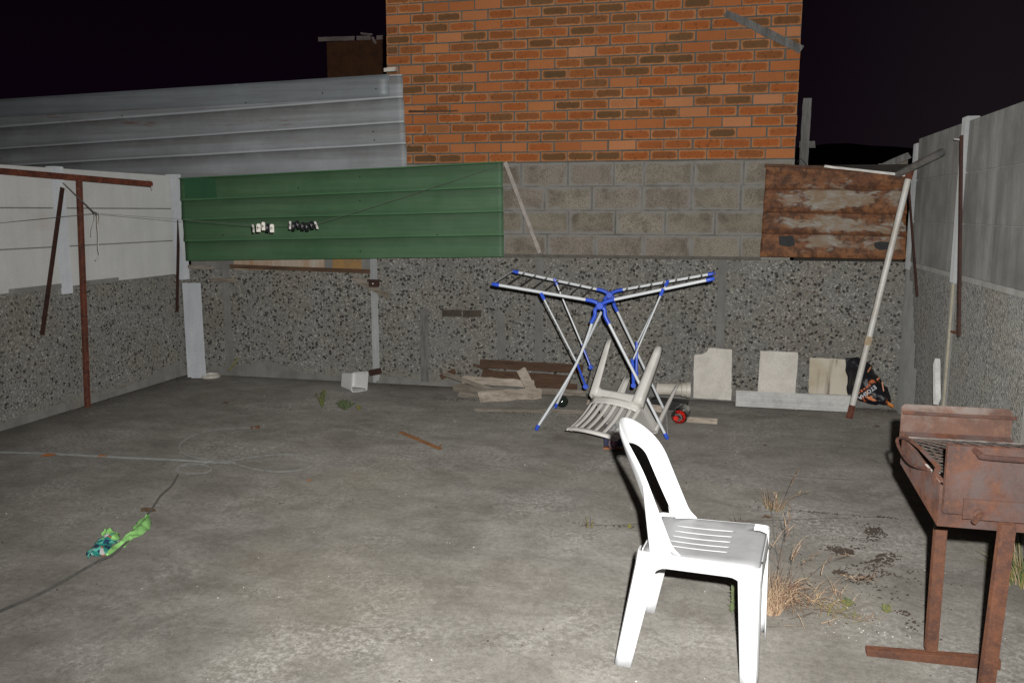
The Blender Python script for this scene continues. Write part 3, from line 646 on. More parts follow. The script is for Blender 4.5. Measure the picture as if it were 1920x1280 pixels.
# grey paling post behind the rusted sheet
pp = thing('paling_post', 'grey weathered timber post with short crosspiece beside the brick corner', 'post', (0.661, 7.34, 1.958))
b = B(); bar(b, (0.651, 7.35, 0), (0.672, 7.35, 2.481), .065, .04, (0, -1, 0), rough=.002); child(obj('upright', b, MWDG), pp)
b = B(); bar(b, (0.636, 7.39, 2.128), (0.752, 7.39, 2.126), .05, .025, (0, -1, 0), rough=.002); child(obj('crosspiece', b, MWDG), pp)
b = B(); tube(b, spline([(0.611, 7.3, 1.974), (0.633, 7.28, 2.006), (0.662, 7.28, 1.985), (0.686, 7.3, 1.956)], 4), .003, 5); child(obj('tie_wire', b, MNAIL), pp)
# loose timbers on top of the corner
b = B(); bar(b, (1.262, 7.6, 1.93), (1.507, 7.6, 2.042), .06, .05, rough=.003); tag(obj('loose_timber', b, MWDG), 'grey timber end poking up behind the rusted sheet by the right wall', 'plank', 'loose timbers behind the rusted sheet')
b = B(); bar(b, (1.344, 7.9, 1.97), (1.554, 7.9, 1.998), .05, .04, rough=.003); tag(obj('loose_timber', b, MWD), 'lower dark timber end lying behind the rusted sheet', 'plank', 'loose timbers behind the rusted sheet')

# thin white stick on the blocks
b = B(); bar(b, (-1.784, 7.12, 2.004), (-1.487, 7.17, 1.232), .03, .014, (0, -1, 0), rough=.001); tag(obj('white_stick', b, m_simple('whitened_wood', (.46, .42, .38), (.33, .3, .27), 20, .8)), 'thin whitish stick leaning on the cement blocks at the end of the green sheet', 'stick')

# ------------------------------------------------------------------ clothes line poles and loose bars
tp = thing('clothes_line_pole', 'rusty steel T-shaped washing line pole beside the left wall', 'pole', (-4.985, 5.74, 0))
a0 = Vector((-4.985, 5.74, 0)); a1 = Vector((-4.905, 5.749, 1.851))
b = B(); tube(b, [a0, a0.lerp(a1, .5), a1], .024, 14); child(obj('upright', b, MR, smooth=True), tp)
e1 = Vector((-4.765, 6.434, 1.821)); e0 = Vector((-5.033, 5.122, 1.873)); dirn = (e1 - e0) * .6; e0 = e0 - dirn * .03
b = B(); tube(b, [e0, e1], .024, 14, cap=False); tube(b, [e0, e1 - dirn * .02], .020, 14); child(obj('crossbar', b, MR, smooth=True), tp)
b = B(); 
for k in range(3): tube(b, spline([e1 + Vector((-.03 + .01 * k, -.026, .01)), e1 + Vector((-.02 + .01 * k, -.02, .03)), e1 + Vector((.0, .0, .03 - .01 * k)), e1 + Vector((.012, -.01, -.03 - .01 * k))], 4), .004, 5)
child(obj('knotted_string', b, MWT), tp)
tp2 = thing('washing_line_post', 'leaning white painted T-shaped line post with rusty foot near the right wall', 'pole', (1.054, 6.80, 0))
c0 = Vector((1.054, 6.80, 0)); c1 = Vector((1.385, 6.90, 1.881))
b = B(); tube(b, [c0 + (c1 - c0) * .055, c0 + (c1 - c0) * .4, c0 + (c1 - c0) * .97], .0235, 14, cap=False); child(obj('upright', b, MWT, smooth=True), tp2)
b = B(); tube(b, [c0, c0 + (c1 - c0) * .055], .024, 14); child(obj('rusty_foot', b, MR, smooth=True), tp2)
b = B(); tube(b, [c0 + (c1 - c0) * .305, c0 + (c1 - c0) * .34], .0242, 14); child(obj('rust_band', b, m_simple('ochre_rust', (.46, .39, .28), (.36, .24, .13), 30, .8), smooth=True), tp2)
b = B(); tube(b, [c0 + (c1 - c0) * .97, c1 + Vector((.004, 0, .01))], .026, 14); child(obj('weld_collar', b, MR, smooth=True), tp2)
q0 = Vector((1.345, 7.10, 1.873)); q1 = Vector((1.4, 6.064, 1.964))
b = B(); tube(b, [q0, q1], .026, 16, cap=False); tube(b, [q1, q0], .021, 16, cap=False); child(obj('crossbar', b, MGT, smooth=True), tp2)
b = B(); tube(b, [(1.4, 7.026, 1.853), (1.3, 7.273, 1.062)], .008, 6); tag(obj('thin_rod', b, MWT), 'thin pale rod propped just behind the leaning white post', 'rod')
def wallbar(name, pts, w, label, m=MRD, t=.012, up=(1, 0, 0), cat='bar'):
    b = B(); bar(b, pts[0], pts[1], w, t, up); return tag(obj(name, b, m), label, cat)
wallbar('rusty_flat_bar', ((-4.99, 5.662, 1.77), (-5, 5.344, 0.651)), .035, 'dark rusty flat bar leaning across the white post left of the T-pole')
wallbar('rusty_flat_bar', ((-5, 7.166, 1.826), (-5, 7.015, 0.635)), .03, 'thin rusty bar standing on the white corner post by the green sheet')
wallbar('rusty_flat_bar', ((1.42, 7.115, 1.824), (1.43, 6.585, 0.981)), .022, 'thin dark bar on the right wall just behind the leaning white post')
rb = thing('wall_rod', 'long dark bar held off the right wall by two short pegs', 'bar', (1.43, 5.598, 1.416))
b = B(); bar(b, (1.42, 5.707, 2.038), (1.42, 5.417, 0.855), .03, .014, (1, 0, 0)); child(obj('rod', b, MRD), rb)
b = B(); tube(b, [(1.42, 5.736, 2.018), (1.4, 5.777, 2.025)], .006, 6); child(obj('peg', b, MWT), rb)
b = B(); tube(b, [(1.42, 5.412, 0.878), (1.47, 5.83, 0.829)], .007, 6); child(obj('peg', b, MR), rb)

# washing line, strings and pegs
K = Vector((-4.742, 5.7, 1.572))
MWI = m_simple('line_wire', (.16, .15, .14), (.11, .10, .09), 40, .6)
LE = Vector((-1.802, 7.12, 1.982))
line_pts = [Vector((-5.03, 4.939, 1.495)), K, Vector((-4.208, 5.963, 1.526)), Vector((-3.664, 6.226, 1.473)), Vector((-3.429, 6.34, 1.472)), Vector((-3.209, 6.447, 1.488)), Vector((-2.56, 6.761, 1.709)), LE]
b = B(); tube(b, line_pts, .0016, 5); tag(obj('washing_line', b, MWI), 'thin washing line wire strung from the left wall across the green sheet', 'wire')
b = B(); tube(b, [Vector((-5.125, 5.72, 1.881)), Vector((-5.015, 5.71, 1.801)), K], .0045, 6)
tube(b, [K + Vector((-.015, 0, .008)), K + Vector((.03, -.01, -.006))], [.008, .010], 6)
tag(obj('tie_cord', b, MWI), 'taut grey cord from the rusty crossbar down to the knotted washing line', 'cord')
b = B()
tube(b, spline([K + Vector((-.003, 0, 0)), Vector((-4.743, 5.69, 1.523)), Vector((-4.773, 5.69, 1.456)), Vector((-4.784, 5.69, 1.394))], 5), .004, 5)
tube(b, spline([K + Vector((.02, 0, 0)), Vector((-4.721, 5.69, 1.49)), Vector((-4.719, 5.69, 1.407)), Vector((-4.728, 5.69, 1.302)), Vector((-4.723, 5.69, 1.248)), Vector((-4.761, 5.69, 1.206))], 5), [.0045] * 26, 5)
tube(b, spline([Vector((-4.724, 5.69, 1.568)), Vector((-4.691, 5.69, 1.564)), Vector((-4.714, 5.69, 1.469))], 5), .004, 5)
tag(obj('hanging_string', b, MWT), 'white string ends dangling from the knot right of the rusty pole', 'string')
b = B(); tube(b, spline([Vector((-5.086, 5.69, 1.858)), Vector((-5.008, 5.69, 1.792)), Vector((-5.072, 5.69, 1.647)), Vector((-5.155, 5.69, 1.513))], 6), .0035, 5)
tag(obj('hanging_string', b, MWT), 'pale string hanging from the crossbar over the leaning flat bar', 'string')
MPK = m_plastic('white_peg', (.78, .74, .66), (.5, .45, .4), .3, .4, 30); MPG = m_plastic('grey_peg', (.42, .40, .37), (.3, .28, .26), .3, .4, 30); MPD = m_simple('black_peg', (.014, .014, .017), (.008, .008, .01), 30, .7, spec=.15)
pegs = [((-3.676, 6.22, 1.451), MPG, .5, 'grey clothes peg, leftmost on the washing line', -.1),
        ((-3.639, 6.239, 1.455), MPK, 1, 'white clothes peg second from the left on the line', .05),
        ((-3.604, 6.255, 1.468), MPK, .85, 'white clothes peg riding highest in the left cluster', 0),
        ((-3.574, 6.27, 1.455), MPD, .8, 'black clothes peg squeezed between two white ones', .1),
        ((-3.544, 6.284, 1.451), MPK, 1, 'white clothes peg at the right end of the left cluster', .02),
        ((-3.414, 6.348, 1.476), MPG, .55, 'pale pink-grey clothes peg at the left of the black cluster', .05),
        ((-3.387, 6.36, 1.467), MPD, .8, 'first black clothes peg after the pale one', .1),
        ((-3.356, 6.375, 1.48), MPD, .9, 'tall black clothes peg sticking up in the right cluster', -.35),
        ((-3.322, 6.392, 1.467), MPD, .9, 'glossy black clothes peg in the middle of the right cluster', .1),
        ((-3.291, 6.407, 1.463), MPD, .9, 'black clothes peg third from the right end', -.1),
        ((-3.256, 6.424, 1.476), MPD, .9, 'black clothes peg second from the right end', -.25),
        ((-3.225, 6.439, 1.475), MPG, .55, 'dark grey clothes peg at the right end of the line', -.35)]
def pegparts(m, s, root):
    out = []
    for sy in (-1, 1):
        b = B(); w = .034 * s
        prism(b, [(-w / 2, sy * .003, -.034), (w / 2, sy * .003, -.034), (w / 2, sy * .003, .024), (w * .3, sy * .003, .034), (-w * .3, sy * .003, .034), (-w / 2, sy * .003, .024)], (0, sy * .009, 0))
        o = obj('prong', b, m); o.parent = root; bevel(o, .002)
    b = B(); tube(b, [(-.008 * s, -.0135, -.012), (-.008 * s, -.0135, .012)], .0025, 6); tube(b, [(-.008 * s, -.0135, .0), (.008 * s, -.0135, .0)], .0028, 6)
    o = obj('spring', b, MNAIL if m != MPD else MGT); o.parent = root
for p, m, s, lab, ang in pegs:
    t = thing('clothes_peg', lab, 'clothes peg', (p[0], p[1], p[2]), (0, ang, R(24)), 'clothes pegs on the washing line'); pegparts(m, s, t)

# ------------------------------------------------------------------ clothes drying rack
dr = thing('drying_rack', 'blue and white folding clothes drying rack with its wings spread like a V', 'drying rack', (-.78, 6.2, 0))
def rk(name, build, m, smooth=True): b = B(); build(b); return child(obj(name, b, m, smooth=smooth), dr)
YF, YK = 5.88, 6.58
hub_f = Vector((-0.783, 5.88, 0.929)); hub_b = Vector((-0.792, 6.5, 0.945)); hub_b.y = 6.50
def leg(hub, foot, name='leg', bend=None):
    pts = [hub.lerp(foot, .09)] + ([bend] if bend else []) + [hub.lerp(foot, .965)]
    o = rk(name, lambda b: tube(b, spline(pts, 5) if bend else pts, .0105, 10), MRW)
    b = B(); d = (foot - pts[-1]).normalized(); tube(b, [pts[-1] - d * .01, pts[-1] + d * .02, foot - d * .005, foot + d * .001], [.0135, .0145, .012, .007], 10)
    f = obj('foot_cap', b, MRBL, smooth=True); f.parent = o; f.matrix_parent_inverse = Matrix.Translation(-Vector(dr.location)) @ Matrix.Translation(Vector((0, 0, 0)))
    f.matrix_parent_inverse = Matrix.Identity(4)
    return o
FL, FR = Vector((-1.239, 5.872, 0)), Vector((-0.284, 5.847, 0)); BL, BR = Vector((-1.235, 6.589, 0)), Vector((-0.338, 6.598, 0))
bendp = Vector((-0.956, 5.9, 0.489))
leg(hub_f, FL, bend=bendp); leg(hub_f, FR); leg(hub_b, BL); leg(hub_b, BR)
rk('floor_bar', lambda b: tube(b, [BL + Vector((0, 0, .012)), FL + Vector((0, 0, .012))], .006, 8), MRW)
rk('floor_bar', lambda b: tube(b, [BR + Vector((0, 0, .012)), FR + Vector((0, 0, .012))], .006, 8), MRW)
rails = {}
for key, hub, tip in (('lf', hub_f, Vector((-1.574, 5.88, 1.068))), ('rf', hub_f, Vector((-0.002, 5.88, 1.136))), ('lb', hub_b, Vector((-1.573, 6.5, 1.119))), ('rb', hub_b, Vector((0.004, 6.5, 1.129)))):
    s0 = hub + Vector((-.03 if key[0] == 'l' else .03, 0, .03)); d = tip - s0
    rails[key] = (s0, tip)
    o = rk('wing_rail', lambda b: tube(b, [s0 + d * .05, s0 + d * .93], .0115, 10), MRW)
    e = rk('end_cap', lambda b: tube(b, [s0 + d * .925, s0 + d * .935, s0 + d * .985, s0 + d * 1.0], [.0145, .0155, .014, .008], 10), MRBL)
def hubf(hub, legs_, rail_keys):
    def f(b):
        M = Matrix.Translation(hub + Vector((0, -.016, 0))) @ Matrix.Rotation(R(-90), 4, 'X')
        M2 = Matrix.Translation(hub) @ Matrix.Rotation(R(90), 4, 'X')
        lathe(b, [(0.001, .020), (.022, .020), (.027, .014), (.027, -.014), (.022, -.02), (.001, -.02)], 20, M2)
        for ft in legs_:
            d = (ft - hub).normalized(); side = -1 if ft.x < hub.x else 1
            tube(b, spline([hub + Vector((side * .012, 0, -.008)), hub + Vector((side * .035, 0, -.03)), hub + (ft - hub) * .075, hub + (ft - hub) * .135], 4), .0145, 10)
        for k in rail_keys:
            s0, tip = rails[k]; side = -1 if k[0] == 'l' else 1
            tube(b, spline([hub + Vector((side * .01, 0, .01)), hub + Vector((side * .035, 0, .026)), s0 + (tip - s0) * .05, s0 + (tip - s0) * .095], 4), .0145, 10)
    rk('hub', f, MRBL)
hubf(hub_f, (FL, FR), ('lf', 'rf')); hubf(hub_b, (BL, BR), ('lb', 'rb'))
for side in 'lr':
    f0, f1 = rails[side + 'f']; g0, g1 = rails[side + 'b']
    for k in range(8):
        t = .14 + .86 * k / 7.0 * .985
        a = f0.lerp(f1, t); c_ = g0.lerp(g1, t); dn = Vector((0, 0, .004))
        rk('hanging_wire', lambda b: tube(b, [a + dn, c_ + dn], .0045 if k < 7 else .006, 7), MRG if k < 7 else MRW)
        if k < 7: rk('clip', lambda b: tube(b, [c_ - (g1 - g0).normalized() * .007, c_ + (g1 - g0).normalized() * .007], .0128, 8), MGT)
def strut(a, c_, foot, key):
    a, c_, foot = Vector(a), Vector(c_), Vector(foot)
    rk('wing_strut', lambda b: tube(b, [a, c_], .0062, 8), MRW)
    rk('strut_socket', lambda b: (tube(b, [a + (a - c_).normalized() * .008, a.lerp(c_, .08)], .0125, 8)), MRBL)
    def g(b):
        d = (foot - c_).normalized()
        tube(b, [c_ - d * .02, foot], .0115, 8, flat=.7); tube(b, [foot + Vector((0, -.011, 0)), foot + Vector((0, .011, 0))], .018, 12)
    rk('strut_lever', g, MRBL)
strut((-1.204, 5.87, 1.004), (-0.95, 5.93, 0.5), (-0.889, 5.96, 0.327), 0)
strut((-1.223, 6.48, 1.059), (-0.988, 6.45, 0.539), (-0.92, 6.43, 0.383), 0)
strut((-0.347, 5.87, 1.053), (-0.551, 5.93, 0.532), (-0.542, 5.96, 0.352), 0)
strut((-0.349, 6.48, 1.063), (-0.569, 6.45, 0.575), (-0.566, 6.43, 0.349), 0)
rk('latch_wire', lambda b: tube(b, [Vector((-0.882, 5.96, 0.32)), Vector((-0.914, 6.42, 0.377))], .003, 5), MNAIL)

# ------------------------------------------------------------------ monobloc chairs (local frame: +x forward, z up, seat at .43)
def chair(root, m, slats):
    def part(name, bm_, th=.004, off=0, sub=1, smooth=True):
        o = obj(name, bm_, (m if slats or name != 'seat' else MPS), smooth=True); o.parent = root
        solid(o, th, off)
        if sub:
            s_ = o.modifiers.new('sub', 'SUBSURF'); s_.levels = sub; s_.render_levels = sub
        return o
    # seat panel with five long slots
    xs = sorted(set([-.185, -.17, -.14, -.118, -.112, .092, .098, .13, .16, .185, .20, .206] + lin(-.08, .08, 4)))
    ys = [-.196, -.19, -.175, -.15]
    for c_ in (-.10, -.05, 0, .05, .10): ys += [c_ - .0075, c_ - .0045, c_ + .0045, c_ + .0075]
    ys = sorted(ys + [.15, .175, .19, .196, -.125, -.075, -.025, .025, .075, .125])
    def seatf(x, y):
        w = 1 + .03 * (x / .2); z = .43 + .03 * x - .010 * max(0, 1 - (x / .2) ** 2) * max(0, 1 - (y / .19) ** 2)
        if x > .17: z -= ((x - .17) / .036) ** 2 * .012
        if abs(y) > .17: z -= ((abs(y) - .17) / .026) ** 2 * .006
        return Vector((x, y * w, z))
    b = B()
    def skip(x, y):
        if -.112 < x < .092 and not slats:
            for c_ in (-.10, -.05, 0, .05, .10):
                if abs(y - c_) < .0045: return True
        if not slats and x > .165 and y > .12 and x + y * .55 > .245: return True
        return False
    V = grid(b, seatf, xs, ys, skip)
    seat = part('seat', b, .006, -1, 0)
    # aprons between the legs
    def apron(name, p0, p1, nrm, drop=.058, fil=.055):
        b = B(); n = 22
        def f(u, v):
            p = Vector(p0).lerp(Vector(p1), u); L = (Vector(p1) - Vector(p0)).length; d = min(u, 1 - u) * L
            dr_ = drop + (fil * (1 - math.sqrt(max(0, 1 - ((fil - d) / fil) ** 2))) if d < fil else 0)
            if d < fil: dr_ = drop + fil - math.sqrt(max(0, fil * fil - (fil - d) ** 2))
            return p + Vector(nrm) * (.004 + .006 * v) + Vector((0, 0, -.003 - dr_ * v))
        us = [.5 - .5 * math.cos(math.pi * k / n) for k in range(n + 1)]
        grid(b, f, us, lin(0, 1, 4)); return part(name, b, .0035, 0, 0)
    apron('side_apron', (-.15, -.191, .423), (.16, -.199, .432), (0, -1, 0), .042, .05); apron('side_apron', (-.15, .191, .423), (.16, .199, .432), (0, 1, 0), .042, .05)
    apron('front_apron', (.204, -.165, .421), (.204, .165, .421), (1, 0, 0), .045, .05); apron('rear_apron', (-.186, -.16, .427), (-.186, .16, .427), (-1, 0, 0), .05, .05)
    # L-section legs flaring to the floor
    def leg_(top, foot, fx, fy, w0, w1, extra=None):
        b = B(); n = 8; L = []
        for k in range(n + 1):
            t = k / n; p = Vector(top).lerp(Vector(foot), t); w = w0 + (w1 - w0) * t
            if extra and k == 0: pass
            r = .014
            row = [p + Vector((fx * w, 0, 0)), p + Vector((fx * w * .55, 0, 0)), p + Vector((fx * r, 0, 0)), p + Vector((fx * r * .3, fy * r * .3, 0)), p + Vector((0, fy * r, 0)), p + Vector((0, fy * w * .5, 0)), p + Vector((0, fy * w * .85, 0))]
            L.append([b.verts.new(q) for q in row])
        for A, Bq in zip(L, L[1:]):
            for j in range(len(A) - 1): b.faces.new((A[j], A[j + 1], Bq[j + 1], Bq[j]))
        return part('leg', b, .0045, 1, 0)
    for sy in (-1, 1):
        leg_((.209, sy * .205, .428), (.214, sy * .214, 0), -1, -sy, .072 if not slats else .060, .052 if not slats else .030)
        leg_((-.196, sy * .199, .43), (-.270, sy * .214, 0), 1, -sy, .075, .058 if not slats else .046)
    # backrest
    def spine(y, z):
        t = (z - .43) / .41
        if slats: return -.185 - .175 * t + .03 * math.sin(math.pi * t) + .055 * (abs(y) / .2) ** 2
        return -.180 - .145 * t + (.105 - .012 * t) * (abs(y) / .2) ** 2
    if not slats:
        b = B(); N = 56; M = 8
        def outer(s):       # s 0..1 around the loop, from the near side to the far side
            if s < .36: t = s / .36; return (-.193 + .012 * t, .425 + .235 * t)
            if s > .64: t = (1 - s) / .36; return (.193 - .012 * t, .425 + .235 * t)
            a = math.pi * (s - .36) / .28; return (-.181 * math.cos(a), .66 + .182 * math.sin(a))
        def inner(s):
            if s < .36: t = s / .36; return (-.143 + .029 * t ** .8, .432 + .233 * t)
            if s > .64: t = (1 - s) / .36; return (.143 - .029 * t ** .8, .432 + .233 * t)
            a = math.pi * (s - .36) / .28; return (-.114 * math.cos(a), .665 + .080 * math.sin(a) ** .9)
        def f(s, v):
            y0, z0 = outer(s); y1, z1 = inner(s); y = y0 + (y1 - y0) * v; z = z0 + (z1 - z0) * v
            x = spine(y, z) + (.012 * math.exp(-(v / .12) ** 2)) + .0
            if z < .47:
                k = (1 - (z - .425) / .045); x += .022 * k ** 2 * (1 - v)
            return Vector((x, y, z))
        grid(b, f, lin(0, 1, N), lin(0, 1, M)); part('backrest', b, .0045, 0, 1)
        # stiffening flange running down the back of each side into the rear leg
        for sy in (-1, 1):
            b = B()
            def g(u, v):
                z = .40 + .27 * u; w = .006 + .078 * (1 - u)
                y = sy * (.197 - .014 * u); x = spine(abs(y), z) - .004
                return Vector((x - w * v - .012 * (1 - u) * 0, y - sy * .004 * v, z))
            grid(b, g, lin(0, 1, 12), lin(0, 1, 3)); part('back_flange', b, .0035, 0, 0)
    else:
        b = B()
        def top(y): return .800 - .02 * (y / .2) ** 2
        def f(y, v): z = top(y) - .040 * v; return Vector((spine(y, z) - .016 * math.sin(math.pi * v), y, z))
        grid(b, f, lin(-.200, .200, 20), lin(0, 1, 4)); part('top_rail', b, .014, 0, 1)
        b = B(); grid(b, lambda y, v: Vector((spine(y, .47) - .003, y, .425 + .055 * v)), lin(-.185, .185, 14), lin(0, 1, 3)); part('lower_rail', b, .006, 0, 0)
        for sy in (-1, 1):
            b = B(); grid(b, lambda t, v: Vector((spine(.19, .43 + .38 * t) + .002 - .012 * v, sy * (.196 - .006 * t - .022 * v), .43 + .36 * t)), lin(0, 1, 10), lin(0, 1, 2)); part('side_frame', b, .007, 0, 0)
        for k in range(6):
            y0 = -.135 + .054 * k
            b = B(); grid(b, lambda t, v: Vector((spine(y0 * (1 + .06 * t), .45 + .34 * t) - .004 * math.sin(math.pi * v), y0 * (1 + .10 * t) + (v - .5) * .030, .465 + .325 * t)), lin(0, 1, 10), lin(0, 1, 3)); part('slat', b, .005, 0, 0)

ch1 = thing('plastic_chair', 'bright white armless plastic chair upright in the foreground, seat corner chipped', 'chair', (-.004, 2.955, 0), (0, 0, R(-7)))
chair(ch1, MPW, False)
ch2 = thing('plastic_chair', 'grubby beige slat-backed plastic chair tipped over under the drying rack', 'chair', (-.4816, 6.1089, .4772), (.0471, -3.9101, -1.9205))
chair(ch2, MPB, True)
# crumbs on the seat of the near chair
b = B()
for k in range(16):
    x, y = rnd.uniform(-.05, .19), rnd.uniform(-.17, .17)
    if x > .14 or rnd.random() < .4: box(b, (x, y, .4285 - .010 * max(0, 1 - (x / .2) ** 2) * max(0, 1 - (y / .19) ** 2)), (rnd.uniform(.004, .011), rnd.uniform(.002, .004), .0025), Matrix.Rotation(rnd.uniform(0, 3), 3, 'Z'))
o = stuff(obj('leaf_crumbs', b, MDIRT)); o.location = ch1.location; o.rotation_euler = ch1.rotation_euler
tag(o, 'dark dry leaf crumbs scattered on the white chair seat', 'debris', kind='stuff')

# ------------------------------------------------------------------ braai (barbecue) on the right
bq = thing('braai', 'rusty home-made steel barbecue tray with mesh grate on welded legs', 'barbecue', (.95, 3.05, 0))
def bp(name, bm_, m, smooth=False, bv=0):
    o = child(obj(name, bm_, m, smooth=smooth), bq)
    if bv: bevel(o, bv)
    return o
TX0, TX1, TY0, TY1 = .700, 1.36, 2.74, 3.30
TB, TT = .618, .752
# tray: floor, sloping sides
b = B(); prism(b, [(TX0, TY0, TB), (TX0, TY1, TB + .035), (TX0, TY1, TT), (TX0, TY0, TT)], (.004, 0, 0)); bp('side_plate', b, MRB)
b = B(); prism(b, [(TX1, TY0, TB), (TX1, TY1, TB + .035), (TX1, TY1, TT), (TX1, TY0, TT)], (.004, 0, 0)); bp('side_plate', b, MRB)
b = B(); prism(b, [(TX0 + .0045, TY0 + .005, TB + .001), (TX0 + .0045, TY1 - .005, TB + .036), (TX1 - .0005, TY1 - .005, TB + .036), (TX1 - .0005, TY0 + .005, TB + .001)], (0, 0, .004)); bp('tray_floor', b, m_simple('ash_covered_steel', (.42, .40, .37), (.16, .13, .11), 9, .95))
b = B(); bbox(b, (TX0 + .0045, TY0, TB), (TX1 - .0005, TY0 + .004, TT - .002)); bp('front_plate', b, MRB)
b = B(); bbox(b, (TX0 + .0045, TY1 - .004, TB + .035), (TX1 - .0005, TY1, TT - .002)); bp('rear_plate', b, MRB)
# raised lid plate in front with its round-bar handle
fx0 = 0.707
b = B(); bbox(b, (fx0, 2.714, TB + .05), (TX1 - .02, 2.7385, 0.884)); bp('front_door', b, MRB, bv=.003)
hz = 0.865
b = B(); tube(b, spline([(0.781, 2.714, 0.875), (0.787, 2.685, 0.871), (0.812, 2.672, 0.865), (1.05, 2.670, hz - .001), (1.12, 2.672, hz), (1.15, 2.685, hz + .006), (1.165, 2.714, hz + .014)], 5), .0085, 9); bp('door_handle', b, MRD, True)
# angle-iron rail across the front with a welded pin
ax0 = 0.758; az1 = 0.723; az0 = 0.662
b = B(); bbox(b, (ax0, 2.6965, az0), (TX1 - .01, 2.7005, az1)); bbox(b, (ax0, 2.7006, az1 - .004), (TX1 - .01, 2.7136, az1)); bp('front_rail', b, MRB, bv=.0015)
b = B(); tube(b, [(0.78, 2.66, 0.668), (0.812, 2.695, 0.688)], .0085, 10); lathe(b, [(.001, .004), (.017, .004), (.017, -.004), (.001, -.004)], 12, Matrix.Translation((0.801, 2.69, 0.682)) @ Matrix.Rotation(R(90), 4, 'X')); bp('hinge_pin', b, MRB, True)
# wind shield at the back
sx0, sx1 = 0.704, 1.083; sz0, sz1 = 0.759, 0.867
b = B(); r_ = .018
poly = [(sx0, 3.36, sz0 - .03), (sx1, 3.36, sz0 - .03), (sx1, 3.36, sz1 - r_), (sx1 - r_ * .3, 3.36, sz1 - r_ * .3), (sx1 - r_, 3.36, sz1), (sx0 + r_ * .6, 3.36, sz1), (sx0, 3.36, sz1 - r_ * .6)]
prism(b, poly, (0, .004, 0)); bp('wind_shield', b, m_rust('ashy_shield_steel', (.115, .055, .036), (.065, .038, .03), (.17, .095, .065), 6, .1, .8, (.19, .17, .155)))
b = B(); prism(b, [(sx0, 3.3605, sz0 - .001), (sx1, 3.3605, sz0 - .001), (sx1, 3.302, sz0 - .020), (sx0, 3.302, sz0 - .020)], (0, 0, .004)); bp('shield_flange', b, MRB)
rz = 0.836
b = B(); tube(b, [(sx0 + .004, 3.352, rz), ((sx0 + sx1) / 2, 3.352, rz - .001), (sx1 + .012, 3.352, rz)], .0068, 8); bp('shield_rod', b, MRB, True)
# grate of expanded metal
b = B(); gx0, gx1, gy0, gy1 = TX0 + .03, TX1 - .02, TY0 + .02, TY1 - .008; px_, py_ = .050, .0240; zg = TT + .004
nj = int((gy1 - gy0) / py_)
for j in range(nj):
    y = gy0 + j * py_; n = int((gx1 - gx0) / px_ * 2)
    prev = None
    for i in range(n + 1):
        x = gx0 + i * px_ / 2; up = ((i + j) % 2 == 0); yy = y + (py_ * .46 if up else -py_ * .46); w = .0042 if i % 1 == 0 else .003
        cur = [b.verts.new((x, yy - .0012, zg)), b.verts.new((x, yy + .0012, zg + .0035))]
        if prev: b.faces.new((prev[0], cur[0], cur[1], prev[1]))
        prev = cur
o = bp('grate_mesh', b, m_simple('sooty_mesh_steel', (.045, .038, .034), (.16, .14, .12), 14, .6, .3, amt=.6)); solid(o, .0012, 0)
stuff(o)
# turned rim of the grate and the bent flat-bar handle at its left
rimL = [(TX0 + .01, TY1 - .02, TT + .006), (TX0 + .028, TY1 - .16, TT + .006), (TX0 + .033, TY0 + .17, TT + .007), (TX0 + .010, TY0 + .10, TT + .004), (TX0 + .012, TY0 + .02, TT + .004)]
b = B(); tube(b, rimL, .009, 8, flat=.45); bp('grate_rim', b, MRB, True)
b = B(); tube(b, [(gx0, gy0 + .0, zg), (gx1, gy0, zg)], .004, 6); tube(b, [(gx0 - .01, gy1, zg), (gx1, gy1, zg)], .004, 6); bp('grate_rod', b, MGR, True)
b = B(); tube(b, spline([(0.708, 3.209, 0.765), (0.69, 3.239, 0.768), (0.666, 3.214, 0.765), (0.665, 3.149, 0.745), (0.67, 3.031, 0.735), (0.686, 2.963, 0.738), (0.7, 2.886, 0.755)], 5), .0058, 10, flat=.8); bp('grate_handle', b, MRD, True)
# legs and feet in square tube
lx = 0.797
b = B(); bar(b, (lx, 3.07, .04), (0.796, 3.07, TB + .015), .038, .038, (0, -1, 0)); bp('leg', b, MRL, bv=.003)
b = B(); bar(b, (0.583, 3.07, 0.002), (1.02, 3.07, .0195), .038, .038, (0, 0, 1)); bp('foot_bar', b, MRL, bv=.003)
p1 = Vector((0.888, 2.715, 0.654)); p2 = Vector((0.887, 2.76, 0.137)); dd = (p2 - p1); p3 = p1 + dd * ((p1.z - .02) / (p1.z - p2.z))
b = B(); bar(b, p3, p1, .042, .036, (0, -1, 0)); bp('leg', b, MRL, bv=.003)
b = B(); bar(b, (p3.x - .25, p3.y, .0195), (p3.x + .2, p3.y, .0195), .038, .038, (0, 0, 1)); bp('foot_bar', b, MRL, bv=.003)
for y in (2.78, 3.07):
    b = B(); bar(b, (1.30, y, .0), (1.30, y, TB + .01), .038, .038, (0, -1, 0)); bp('leg', b, MRL, bv=.003)
b = B()
for k in range(40): box(b, (rnd.uniform(TX0 + .05, TX1 - .05), rnd.uniform(TY0 + .05, TY1 - .05), TB + .036 + rnd.uniform(0, .006)), (rnd.uniform(.01, .03), rnd.uniform(.01, .03), rnd.uniform(.01, .02)), Euler((rnd.random(), rnd.random(), rnd.random() * 6)).to_matrix())
stuff(bp('burnt_charcoal', b, MDIRT))

